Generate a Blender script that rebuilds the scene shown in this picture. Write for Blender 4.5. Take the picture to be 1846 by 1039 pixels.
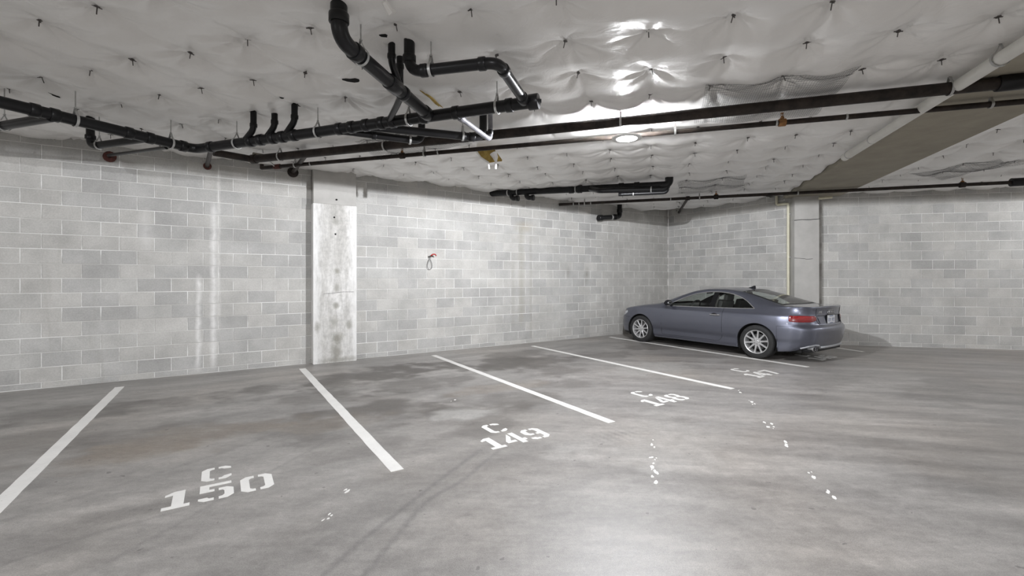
import bpy, bmesh, math, random
import numpy as np
from mathutils import Vector, Matrix

random.seed(7)
rng = np.random.default_rng(11)
S = bpy.context.scene
COL = S.collection
for o in list(bpy.data.objects):
    bpy.data.objects.remove(o)

# ------------------------------------------------------------------ camera
F, CX, HY, H = 815.0, 923.0, 503.0, 1.5          # focal length in px, principal column, horizon row, camera height
cam_d = bpy.data.cameras.new('camera')
cam_d.sensor_width = 36.0
cam_d.lens = F / 1846 * 36
cam_d.shift_y = -(519.5 - HY) / 1846
cam_d.clip_start = 0.05
cam = bpy.data.objects.new('camera', cam_d)
COL.objects.link(cam)
cam.location = (0, 0, H)
cam.rotation_euler = (math.pi / 2, 0, 0)
S.camera = cam
# ------------------------------------------------------------------ world, exposure
W = bpy.data.worlds.new('world')
W.use_nodes = True
W.node_tree.nodes['Background'].inputs[0].default_value = (1, 0.965, 0.93, 1)
W.node_tree.nodes['Background'].inputs[1].default_value = 0.46
S.world = W
S.view_settings.view_transform = 'Standard'
S.view_settings.look = 'None'
S.view_settings.exposure = 0.0
S.view_settings.gamma = 1
S.view_settings.use_curve_mapping = False
# every lamp of the garage: x, y, power factor
LAMPS = [(1.36, 5.36, 1.6), (1.3, -3.2, 1.5), (12.9, 3.0, 0.5), (-6.4, -3.0, 1.0), (12.4, 7.2, 0.24)]
LAMP_Z = 3.16
LAMP_WATT = 680.0      # watts of the light under each lamp body
LENS = 12.0             # glow of the flush lens
UP_WATT = 2300.0

# ------------------------------------------------------------------ helpers
def at(px, py, zr):
    """pixel on the horizontal plane at zr metres above the camera height -> world point"""
    Z = F * zr / (HY - py)
    return Vector(((px - CX) / F * Z, Z, H + zr))

def at_y(px, py, Y):
    return Vector(((px - CX) / F * Y, Y, H + (HY - py) / F * Y))

def wall_hit(px, P, d):
    """distance along the wall line P + s*d where the sight line of column px meets it"""
    t = (px - CX) / F
    return (t * P[1] - P[0]) / (d[0] - t * d[1])

def link(o, parent=None):
    COL.objects.link(o)
    if parent is not None:
        o.parent = parent
    return o

def tag(o, label=None, cat=None, group=None, kind=None):
    if label: o['label'] = label
    if cat: o['category'] = cat
    if group: o['group'] = group
    if kind: o['kind'] = kind
    return o

def empty(name, loc=(0, 0, 0), rz=0.0):
    o = bpy.data.objects.new(name, None)
    o.empty_display_size = 0.1
    o.location = loc
    o.rotation_euler = (0, 0, rz)
    return link(o)

def smooth(me, ang=40):
    me.polygons.foreach_set('use_smooth', [True] * len(me.polygons))
    try:
        me.set_sharp_from_angle(angle=math.radians(ang))
    except Exception:
        pass

class MB:
    def __init__(s):
        s.v, s.f = [], []
    def add(s, vs, fs):
        n = len(s.v)
        s.v += [tuple(v) for v in vs]
        s.f += [tuple(i + n for i in f) for f in fs]
        return s
    def box(s, c, d, M=None, bev=0.0):
        x, y, z = d[0] / 2, d[1] / 2, d[2] / 2
        if bev <= 0:
            vs = [Vector((sx * x, sy * y, sz * z)) for sz in (-1, 1) for sy in (-1, 1) for sx in (-1, 1)]
            fs = [(0, 2, 3, 1), (4, 5, 7, 6), (0, 1, 5, 4), (2, 6, 7, 3), (0, 4, 6, 2), (1, 3, 7, 5)]
        else:
            bm = bmesh.new()
            bmesh.ops.create_cube(bm, size=1)
            for v in bm.verts:
                v.co = Vector((v.co.x * 2 * x, v.co.y * 2 * y, v.co.z * 2 * z))
            bmesh.ops.bevel(bm, geom=bm.edges[:], offset=bev, segments=2, affect='EDGES', profile=0.7)
            bm.verts.index_update()
            vs = [v.co.copy() for v in bm.verts]
            fs = [[v.index for v in f.verts] for f in bm.faces]
            bm.free()
        c = Vector(c)
        if M is not None:
            vs = [M @ v + c for v in vs]
        else:
            vs = [v + c for v in vs]
        return s.add(vs, fs)
    def lathe(s, prof, n=24, M=None, c=(0, 0, 0), closed=False):
        """prof: list of (r, z); axis z"""
        vs, fs = [], []
        c = Vector(c)
        for (r, z) in prof:
            for k in range(n):
                a = 2 * math.pi * k / n
                v = Vector((r * math.cos(a), r * math.sin(a), z))
                vs.append((M @ v if M is not None else v) + c)
        m = len(prof)
        for i in range(m if closed else m - 1):
            j = (i + 1) % m
            for k in range(n):
                k2 = (k + 1) % n
                fs.append((i * n + k, i * n + k2, j * n + k2, j * n + k))
        if not closed:
            fs.append(tuple(range(n))[::-1])
            fs.append(tuple((m - 1) * n + k for k in range(n)))
        return s.add(vs, fs)
    def cyl(s, a, b, r, n=12, r2=None):
        a, b = Vector(a), Vector(b)
        d = b - a
        M = d.to_track_quat('Z', 'Y').to_matrix()
        return s.lathe([(r, 0), (r if r2 is None else r2, d.length)], n, M, a)
    def sweep(s, pts, r, n=14, cap=True):
        pts = [Vector(p) for p in pts]
        T = []
        for i in range(len(pts)):
            a = pts[max(0, i - 1)]; b = pts[min(len(pts) - 1, i + 1)]
            T.append((b - a).normalized())
        ref = Vector((0, 0, 1)) if abs(T[0].z) < 0.9 else Vector((1, 0, 0))
        nrm = (ref - T[0] * ref.dot(T[0])).normalized()
        vs, fs = [], []
        for i, p in enumerate(pts):
            nrm = (nrm - T[i] * nrm.dot(T[i])).normalized()
            bn = T[i].cross(nrm)
            rr = r[i] if hasattr(r, '__len__') else r
            for k in range(n):
                a = 2 * math.pi * k / n
                vs.append(p + (nrm * math.cos(a) + bn * math.sin(a)) * rr)
        for i in range(len(pts) - 1):
            for k in range(n):
                k2 = (k + 1) % n
                fs.append((i * n + k, i * n + k2, (i + 1) * n + k2, (i + 1) * n + k))
        if cap:
            fs.append(tuple(range(n))[::-1])
            fs.append(tuple((len(pts) - 1) * n + k for k in range(n)))
        return s.add(vs, fs)
    def torus(s, c, R, r, M=None, n=24, m=8):
        vs, fs = [], []
        c = Vector(c)
        for i in range(n):
            a = 2 * math.pi * i / n
            for k in range(m):
                b = 2 * math.pi * k / m
                v = Vector(((R + r * math.cos(b)) * math.cos(a), (R + r * math.cos(b)) * math.sin(a), r * math.sin(b)))
                vs.append((M @ v if M is not None else v) + c)
        for i in range(n):
            for k in range(m):
                i2, k2 = (i + 1) % n, (k + 1) % m
                fs.append((i * m + k, i2 * m + k, i2 * m + k2, i * m + k2))
        return s.add(vs, fs)
    def mesh(s, name, mat, sm=None):
        me = bpy.data.meshes.new(name)
        me.from_pydata(s.v, [], s.f)
        me.update()
        if mat is not None:
            me.materials.append(mat)
        if sm:
            smooth(me, sm)
        return me
    def build(s, name, mat, parent=None, sm=40):
        o = bpy.data.objects.new(name, s.mesh(name, mat, sm))
        return link(o, parent)

def fillet(pts, R, n=8):
    """round the corners of a polyline"""
    pts = [Vector(p) for p in pts]
    out = [pts[0]]
    for i in range(1, len(pts) - 1):
        a, b, c = pts[i - 1], pts[i], pts[i + 1]
        u, v = (a - b), (c - b)
        lu, lv = u.length, v.length
        u.normalize(); v.normalize()
        ang = u.angle(v)
        if ang > math.pi - 0.05:
            out.append(b); continue
        d = min(R / math.tan(ang / 2), lu * 0.49, lv * 0.49)
        p0, p1 = b + u * d, b + v * d
        for k in range(n + 1):
            t = k / n
            out.append(p0 * (1 - t) ** 2 + b * 2 * t * (1 - t) + p1 * t * t)
    out.append(pts[-1])
    return out

# value noise in numpy for heightfields and stains
def vnoise(x, y, seed=0):
    r = np.random.default_rng(seed)
    T = r.random((256, 256))
    xi, yi = np.floor(x).astype(int), np.floor(y).astype(int)
    xf, yf = x - xi, y - yi
    xf = xf * xf * (3 - 2 * xf); yf = yf * yf * (3 - 2 * yf)
    a = T[xi % 256, yi % 256]; b = T[(xi + 1) % 256, yi % 256]
    c = T[xi % 256, (yi + 1) % 256]; d = T[(xi + 1) % 256, (yi + 1) % 256]
    return (a * (1 - xf) + b * xf) * (1 - yf) + (c * (1 - xf) + d * xf) * yf

def fbm(x, y, seed=0, o=4):
    s, w, t = 0, 1.0, 0
    for i in range(o):
        s = s + w * vnoise(x * 2 ** i + 17.3 * i, y * 2 ** i + 5.1 * i, seed + i)
        t += w; w *= 0.5
    return s / t

# ------------------------------------------------------------------ materials
def nm(name):
    m = bpy.data.materials.new(name)
    m.use_nodes = True
    nt = m.node_tree
    return m, nt, nt.nodes['Principled BSDF']

def N(nt, t, **kw):
    n = nt.nodes.new(t)
    for k, v in kw.items():
        setattr(n, k, v)
    return n

def noise(nt, scale, detail=4, rough=0.6, vec=None, dist=0.0):
    n = N(nt, 'ShaderNodeTexNoise')
    n.inputs['Scale'].default_value = scale
    n.inputs['Detail'].default_value = detail
    n.inputs['Roughness'].default_value = rough
    n.inputs['Distortion'].default_value = dist
    if vec is not None:
        nt.links.new(vec, n.inputs['Vector'])
    return n.outputs['Fac']

def ramp(nt, fac, stops):
    r = N(nt, 'ShaderNodeValToRGB')
    e = r.color_ramp.elements
    while len(e) < len(stops):
        e.new(0.5)
    for i, (p, c) in enumerate(stops):
        e[i].position = p
        e[i].color = (c[0], c[1], c[2], 1) if hasattr(c, '__len__') else (c, c, c, 1)
    nt.links.new(fac, r.inputs[0])
    return r.outputs[0]

def mathn(nt, op, a, b=None, c=None, clamp=False):
    n = N(nt, 'ShaderNodeMath', operation=op, use_clamp=clamp)
    for i, q in enumerate((a, b, c)):
        if q is None: continue
        if isinstance(q, (int, float)):
            n.inputs[i].default_value = q
        else:
            nt.links.new(q, n.inputs[i])
    return n.outputs[0]

def mixc(nt, fac, a, b, mode='MIX'):
    n = N(nt, 'ShaderNodeMix', data_type='RGBA', blend_type=mode)
    for i, q in ((0, fac), (6, a), (7, b)):
        if isinstance(q, (int, float)):
            n.inputs[i].default_value = q if i == 0 else (q, q, q, 1)
        elif isinstance(q, tuple):
            n.inputs[i].default_value = (q[0], q[1], q[2], 1)
        else:
            nt.links.new(q, n.inputs[i])
    return n.outputs[2]

def objco(nt):
    return N(nt, 'ShaderNodeTexCoord').outputs['Object']

def pos(nt):
    return N(nt, 'ShaderNodeNewGeometry').outputs['Position']

def bump(nt, b, fac, strength=0.2, dist=0.01):
    n = N(nt, 'ShaderNodeBump')
    n.inputs['Strength'].default_value = strength
    n.inputs['Distance'].default_value = dist
    nt.links.new(fac, n.inputs['Height'])
    nt.links.new(n.outputs[0], b.inputs['Normal'])

def pmat(name, c1, c2=None, scale=20, rough=0.5, metal=0.0, bmp=0.0, spec=0.5, coat=0.0):
    m, nt, b = nm(name)
    c2 = c2 or tuple(x * 0.85 for x in c1)
    f = noise(nt, scale, 4, 0.6, objco(nt))
    nt.links.new(ramp(nt, f, [(0.3, c2), (0.7, c1)]), b.inputs['Base Color'])
    b.inputs['Roughness'].default_value = rough
    b.inputs['Metallic'].default_value = metal
    b.inputs['Specular IOR Level'].default_value = spec
    b.inputs['Coat Weight'].default_value = coat
    b.inputs['Coat Roughness'].default_value = 0.05
    if bmp:
        bump(nt, b, f, bmp)
    return m

def block_mat():
    m, nt, b = nm('block_concrete')
    oi = N(nt, 'ShaderNodeObjectInfo')
    P = pos(nt)
    base = ramp(nt, oi.outputs['Random'], [(0.0, (0.415, 0.41, 0.395)), (0.25, (0.455, 0.45, 0.435)), (0.5, (0.475, 0.47, 0.45)), (0.8, (0.49, 0.48, 0.455)), (1.0, (0.525, 0.515, 0.49))])
    f1 = noise(nt, 2.2, 5, 0.6, P)
    f2 = noise(nt, 60, 3, 0.7, P)
    c = mixc(nt, 1.0, base, ramp(nt, f1, [(0.3, 0.84), (0.7, 1.12)]), 'MULTIPLY')
    c = mixc(nt, 1.0, c, ramp(nt, f2, [(0.25, 0.86), (0.75, 1.1)]), 'MULTIPLY')
    # water marks that run down the blocks (their own shape on the wall)
    mp = N(nt, 'ShaderNodeMapping')
    mp.inputs['Scale'].default_value = (5, 5, 0.35)
    nt.links.new(P, mp.inputs[0])
    f3 = noise(nt, 1.6, 5, 0.65, mp.outputs[0])
    c = mixc(nt, ramp(nt, f3, [(0.62, 0.0), (0.74, 0.28)]), c, (0.62, 0.61, 0.58))
    f4 = noise(nt, 1.1, 5, 0.65, mp.outputs[0], 0.4)
    c = mixc(nt, ramp(nt, f4, [(0.62, 0.0), (0.8, 0.4)]), c, (0.30, 0.285, 0.25))
    c = streaks(nt, P, c)
    nt.links.new(c, b.inputs['Base Color'])
    b.inputs['Roughness'].default_value = 0.82
    b.inputs['Specular IOR Level'].default_value = 0.3
    bump(nt, b, f2, 0.25, 0.004)
    return m

# lime runs and rusty damp patches on the block walls: (world x, y, half width, z top, z bottom, colour, strength)
STREAKS = []
def streaks(nt, P, c):
    sep = N(nt, 'ShaderNodeSeparateXYZ')
    nt.links.new(P, sep.inputs[0])
    wob = mathn(nt, 'MULTIPLY', mathn(nt, 'SUBTRACT', noise(nt, 5.0, 4, 0.65, P), 0.5), 0.08)
    for (x, y, hw, z1, z0, colr, st) in STREAKS:
        # distance along the wall (all streaks are on the back wall, direction UA)
        d = mathn(nt, 'ADD', mathn(nt, 'MULTIPLY', mathn(nt, 'SUBTRACT', sep.outputs[0], x), UA[0]),
                  mathn(nt, 'MULTIPLY', mathn(nt, 'SUBTRACT', sep.outputs[1], y), UA[1]))
        d = mathn(nt, 'ABSOLUTE', mathn(nt, 'ADD', d, wob))
        f = mathn(nt, 'SUBTRACT', 1.0, mathn(nt, 'DIVIDE', d, hw), clamp=True)
        zt = mathn(nt, 'MULTIPLY', mathn(nt, 'SUBTRACT', z1, mathn(nt, 'ADD', sep.outputs[2], wob)), 6.0, clamp=True)
        zb = mathn(nt, 'MULTIPLY', mathn(nt, 'SUBTRACT', mathn(nt, 'ADD', sep.outputs[2], wob), z0), 4.0, clamp=True)
        f = mathn(nt, 'MULTIPLY', mathn(nt, 'MULTIPLY', f, zt), mathn(nt, 'MULTIPLY', zb, st))
        f = mathn(nt, 'MULTIPLY', f, mathn(nt, 'MULTIPLY', noise(nt, 9, 4, 0.7, P), 1.7), clamp=True)
        c = mixc(nt, f, c, colr)
    return c

def mortar_mat():
    m, nt, b = nm('mortar')
    P = pos(nt)
    mp = N(nt, 'ShaderNodeMapping')
    mp.inputs['Scale'].default_value = (0.5, 0.5, 3.0)
    nt.links.new(P, mp.inputs[0])
    f = noise(nt, 1.3, 3, 0.6, mp.outputs[0])
    c = ramp(nt, f, [(0.38, (0.52, 0.51, 0.49)), (0.6, (0.80, 0.795, 0.775))])
    nt.links.new(c, b.inputs['Base Color'])
    b.inputs['Roughness'].default_value = 0.9
    return m

def column_mat():
    m, nt, b = nm('column_concrete')
    P = pos(nt)
    mp = N(nt, 'ShaderNodeMapping')
    mp.inputs['Scale'].default_value = (3, 3, 0.6)
    nt.links.new(P, mp.inputs[0])
    f = noise(nt, 2.2, 6, 0.7, mp.outputs[0], 0.5)
    g = noise(nt, 14, 5, 0.7, P)
    c = ramp(nt, f, [(0.32, (0.42, 0.41, 0.385)), (0.5, (0.56, 0.55, 0.525)), (0.68, (0.74, 0.73, 0.71))])
    c = mixc(nt, 1.0, c, ramp(nt, g, [(0.3, 0.80), (0.62, 1.08)]), 'MULTIPLY')
    O = objco(nt)
    sep = N(nt, 'ShaderNodeSeparateXYZ'); nt.links.new(O, sep.inputs[0])
    # whitewashed edges
    ex_ = mathn(nt, 'ADD', mathn(nt, 'ABSOLUTE', sep.outputs[0]), mathn(nt, 'MULTIPLY', mathn(nt, 'SUBTRACT', noise(nt, 7, 5, 0.7, mp.outputs[0]), 0.5), 0.35))
    c = mixc(nt, ramp(nt, ex_, [(0.20, 0.0), (0.36, 0.8)]), c, (0.82, 0.815, 0.80))
    # patched tie holes down the middle
    n9 = mathn(nt, 'MULTIPLY', mathn(nt, 'SUBTRACT', noise(nt, 11, 4, 0.7, P), 0.5), 1.6)
    for (sx, sz, rx, rz, st) in ((.02, 1.64, .05, .05, .8), (.02, 1.34, .045, .075, .6), (.01, 1.02, .05, .06, .8), (-.02, .73, .07, .11, .6), (-.30, .66, .05, .09, .7),
                                 (.24, .66, .05, .08, .7), (.03, .45, .08, .09, .9), (.01, .18, .09, .16, .75), (0, 2.54, .05, .08, .5), (.1, .05, .4, .05, .6)):
        dx = mathn(nt, 'DIVIDE', mathn(nt, 'SUBTRACT', sep.outputs[0], sx), rx)
        dz_ = mathn(nt, 'DIVIDE', mathn(nt, 'SUBTRACT', sep.outputs[2], sz), rz)
        d = mathn(nt, 'ADD', mathn(nt, 'SQRT', mathn(nt, 'ADD', mathn(nt, 'MULTIPLY', dx, dx), mathn(nt, 'MULTIPLY', dz_, dz_))), n9)
        f_ = mathn(nt, 'MULTIPLY', mathn(nt, 'SUBTRACT', 1.35, d, clamp=True), st)
        c = mixc(nt, f_, c, (0.27, 0.26, 0.225))
    nt.links.new(c, b.inputs['Base Color'])
    b.inputs['Roughness'].default_value = 0.75
    bump(nt, b, g, 0.25, 0.004)
    return m

def floor_mat():
    m, nt, b = nm('floor_concrete')
    a = N(nt, 'ShaderNodeAttribute', attribute_name='Col')
    P = pos(nt)
    f1 = noise(nt, 7, 6, 0.7, P, 0.3)
    f2 = noise(nt, 160, 3, 0.75, P)
    mp = N(nt, 'ShaderNodeMapping')
    mp.inputs['Rotation'].default_value = (0, 0, math.radians(12))
    mp.inputs['Scale'].default_value = (3.0, 13.0, 1.0)
    nt.links.new(P, mp.inputs[0])
    f3 = noise(nt, 1.0, 6, 0.72, mp.outputs[0], 0.4)
    f4 = noise(nt, 26, 5, 0.75, P, 0.2)
    c = mixc(nt, 1.0, a.outputs['Color'], ramp(nt, f1, [(0.28, 0.84), (0.72, 1.14)]), 'MULTIPLY')
    c = mixc(nt, 1.0, c, ramp(nt, f3, [(0.3, 0.86), (0.7, 1.13)]), 'MULTIPLY')
    c = mixc(nt, 1.0, c, ramp(nt, f4, [(0.3, 0.87), (0.7, 1.11)]), 'MULTIPLY')
    c = mixc(nt, 1.0, c, ramp(nt, f2, [(0.28, 0.70), (0.72, 1.27)]), 'MULTIPLY')
    f5 = noise(nt, 13, 2, 0.5, P)
    c = mixc(nt, ramp(nt, f5, [(0.715, 0.0), (0.74, 0.55)]), c, (0.09, 0.085, 0.08))
    f6 = noise(nt, 8, 5, 0.8, P, 0.8)
    c = mixc(nt, ramp(nt, f6, [(0.64, 0.0), (0.78, 0.35)]), c, (0.52, 0.51, 0.50))
    nt.links.new(c, b.inputs['Base Color'])
    nt.links.new(ramp(nt, f1, [(0.25, 0.38), (0.75, 0.50)]), b.inputs['Roughness'])
    b.inputs['Specular IOR Level'].default_value = 0.85
    bump(nt, b, f2, 0.4, 0.003)
    return m

def plastic_mat():
    m, nt, b = nm('plastic_sheeting')
    P = pos(nt)
    f = noise(nt, 1.3, 4, 0.6, P)
    c = ramp(nt, f, [(0.3, (0.83, 0.815, 0.79)), (0.7, (0.88, 0.87, 0.85))])
    nt.links.new(c, b.inputs['Base Color'])
    b.inputs['Roughness'].default_value = 0.30
    b.inputs['Specular IOR Level'].default_value = 0.5
    mp = N(nt, 'ShaderNodeMapping')
    mp.inputs['Scale'].default_value = (1, 1, 1)
    nt.links.new(P, mp.inputs[0])
    g = noise(nt, 6, 4, 0.55, mp.outputs[0], 1.5)
    bump(nt, b, g, 0.26, 0.02)
    return m

def paint_mat():
    m, nt, b = nm('white_road_paint')
    P = pos(nt)
    f = noise(nt, 30, 5, 0.75, P)
    g = noise(nt, 3, 3, 0.6, P)
    c = ramp(nt, f, [(0.27, (0.46, 0.44, 0.41)), (0.36, (0.90, 0.89, 0.86)), (0.7, (0.94, 0.93, 0.90))])
    c = mixc(nt, 1.0, c, ramp(nt, g, [(0.3, 0.90), (0.7, 1.0)]), 'MULTIPLY')
    nt.links.new(c, b.inputs['Base Color'])
    b.inputs['Roughness'].default_value = 0.6
    return m

def car_paint():
    m, nt, b = nm('grey_blue_metallic_paint')
    f = noise(nt, 900, 2, 0.5, objco(nt))
    c = ramp(nt, f, [(0.3, (0.115, 0.122, 0.156)), (0.7, (0.16, 0.169, 0.212))])
    nt.links.new(c, b.inputs['Base Color'])
    b.inputs['Metallic'].default_value = 0.8
    b.inputs['Roughness'].default_value = 0.38
    b.inputs['Coat Weight'].default_value = 0.9
    b.inputs['Coat Roughness'].default_value = 0.04
    # the inside of the sheet metal is dark trim
    g = N(nt, 'ShaderNodeNewGeometry')
    d = N(nt, 'ShaderNodeBsdfDiffuse')
    d.inputs[0].default_value = (0.02, 0.02, 0.022, 1)
    mx = N(nt, 'ShaderNodeMixShader')
    nt.links.new(g.outputs['Backfacing'], mx.inputs[0])
    nt.links.new(b.outputs[0], mx.inputs[1]); nt.links.new(d.outputs[0], mx.inputs[2])
    nt.links.new(mx.outputs[0], nt.nodes['Material Output'].inputs[0])
    return m

def glass_mat(name, tint):
    m, nt, b = nm(name)
    t = N(nt, 'ShaderNodeBsdfTransparent'); t.inputs[0].default_value = (*tint, 1)
    g = N(nt, 'ShaderNodeBsdfGlossy'); g.inputs['Roughness'].default_value = 0.02
    lw = N(nt, 'ShaderNodeLayerWeight')
    fr = mathn(nt, 'MULTIPLY_ADD', mathn(nt, 'POWER', lw.outputs['Facing'], 5.0), 0.95, 0.04)
    mx = N(nt, 'ShaderNodeMixShader')
    nt.links.new(fr, mx.inputs[0])
    nt.links.new(t.outputs[0], mx.inputs[1]); nt.links.new(g.outputs[0], mx.inputs[2])
    nt.links.new(mx.outputs[0], nt.nodes['Material Output'].inputs[0])
    return m

def emit_mat(name, col, st):
    m, nt, b = nm(name)
    b.inputs['Base Color'].default_value = (0.9, 0.9, 0.9, 1)
    b.inputs['Emission Color'].default_value = (*col, 1)
    b.inputs['Emission Strength'].default_value = st
    return m

A_ANG = math.radians(90 - 57.077)          # the long back wall runs at 33 degrees
UA = Vector((math.cos(A_ANG), math.sin(A_ANG), 0))
NA = Vector((UA.y, -UA.x, 0))              # into the room
PA = Vector((0, 10.339, 0))
G_ANG = math.radians(-17.6)                # beam / pipe grid
GU = Vector((math.cos(G_ANG), math.sin(G_ANG), 0))
GV = Vector((-GU.y, GU.x, 0))
B_ANG = math.radians(-12.0)
UB = Vector((math.cos(B_ANG), math.sin(B_ANG), 0))
NB = Vector((UB.y, -UB.x, 0))
PB = Vector((7.07, 10.32, 0))
S_CORNER = wall_hit(1205, PA, UA)
CORNER = PA + UA * S_CORNER

for px, hw, z1, z0, colr, st in (
        (385, 0.06, 2.75, 0.0, (0.78, 0.77, 0.75), 0.9), (358, 0.05, 1.6, 0.0, (0.80, 0.79, 0.77), 0.8),
        (394, 0.035, 3.3, 0.6, (0.74, 0.73, 0.70), 0.6), (262, 0.12, 2.6, 1.8, (0.66, 0.65, 0.63), 0.5),
        (945, 0.34, 2.85, 2.55, (0.45, 0.38, 0.26), 0.8), (940, 0.12, 2.8, 0.3, (0.36, 0.345, 0.30), 0.75),
        (957, 0.06, 2.6, 0.0, (0.36, 0.345, 0.31), 0.6), (925, 0.07, 2.0, 0.3, (0.36, 0.345, 0.31), 0.5),
        (1024, 0.10, 1.85, 1.45, (0.28, 0.27, 0.24), 0.8), (1058, 0.10, 1.85, 1.35, (0.28, 0.27, 0.24), 0.8),
        (1076, 0.20, 1.80, 1.66, (0.30, 0.29, 0.26), 0.7), (725, 0.32, 0.42, 0.12, (0.25, 0.24, 0.22), 0.6),
        (1034, 0.06, 2.0, 1.75, (0.30, 0.29, 0.26), 0.6)):
    q = PA + UA * wall_hit(px, PA, UA)
    STREAKS.append((q.x, q.y, hw, z1, z0, colr, st))

M_block = block_mat(); M_mortar = mortar_mat(); M_col = column_mat(); M_floor = floor_mat()
M_sheet = plastic_mat(); M_paint = paint_mat()
M_conc = pmat('plain_concrete', (0.36, 0.33, 0.265), (0.29, 0.265, 0.21), 3, 0.85, bmp=0.15)
M_conc2 = pmat('smooth_grey_concrete', (0.50, 0.49, 0.465), (0.40, 0.39, 0.37), 2.5, 0.8, bmp=0.2)
M_rearc = pmat('dark_old_concrete', (0.20, 0.19, 0.17), (0.15, 0.145, 0.13), 2, 0.85)
M_abs = pmat('black_drain_plastic', (0.010, 0.010, 0.011), (0.006, 0.006, 0.0065), 6, 0.34, spec=0.3)
M_steel = pmat('rusty_black_steel', (0.045, 0.034, 0.028), (0.012, 0.010, 0.009), 9, 0.55, 0.2, bmp=0.1, spec=0.3)
M_galv = pmat('galvanised_steel', (0.55, 0.55, 0.54), (0.40, 0.40, 0.39), 40, 0.42, 0.6)
M_brass = pmat('tarnished_brass', (0.38, 0.19, 0.07), (0.2, 0.1, 0.04), 30, 0.5, 0.5)
M_red = pmat('red_firestop', (0.13, 0.04, 0.03), (0.05, 0.018, 0.015), 30, 0.8, bmp=0.4)
M_pvc = pmat('white_pvc', (0.74, 0.73, 0.69), (0.64, 0.63, 0.59), 3, 0.4)
M_cream = pmat('cream_conduit', (0.74, 0.71, 0.56), (0.66, 0.63, 0.48), 8, 0.45)
M_dark = pmat('dark_gap', (0.006, 0.006, 0.006), None, 20, 0.9)
M_wire = pmat('dark_netting_wire', (0.14, 0.14, 0.14), None, 20, 0.6)
M_wool = pmat('yellow_insulation', (0.55, 0.40, 0.12), (0.30, 0.20, 0.05), 30, 0.95, bmp=0.5)
M_pin = pmat('dark_pin_steel', (0.11, 0.10, 0.095), None, 30, 0.5, 0.4)

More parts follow.
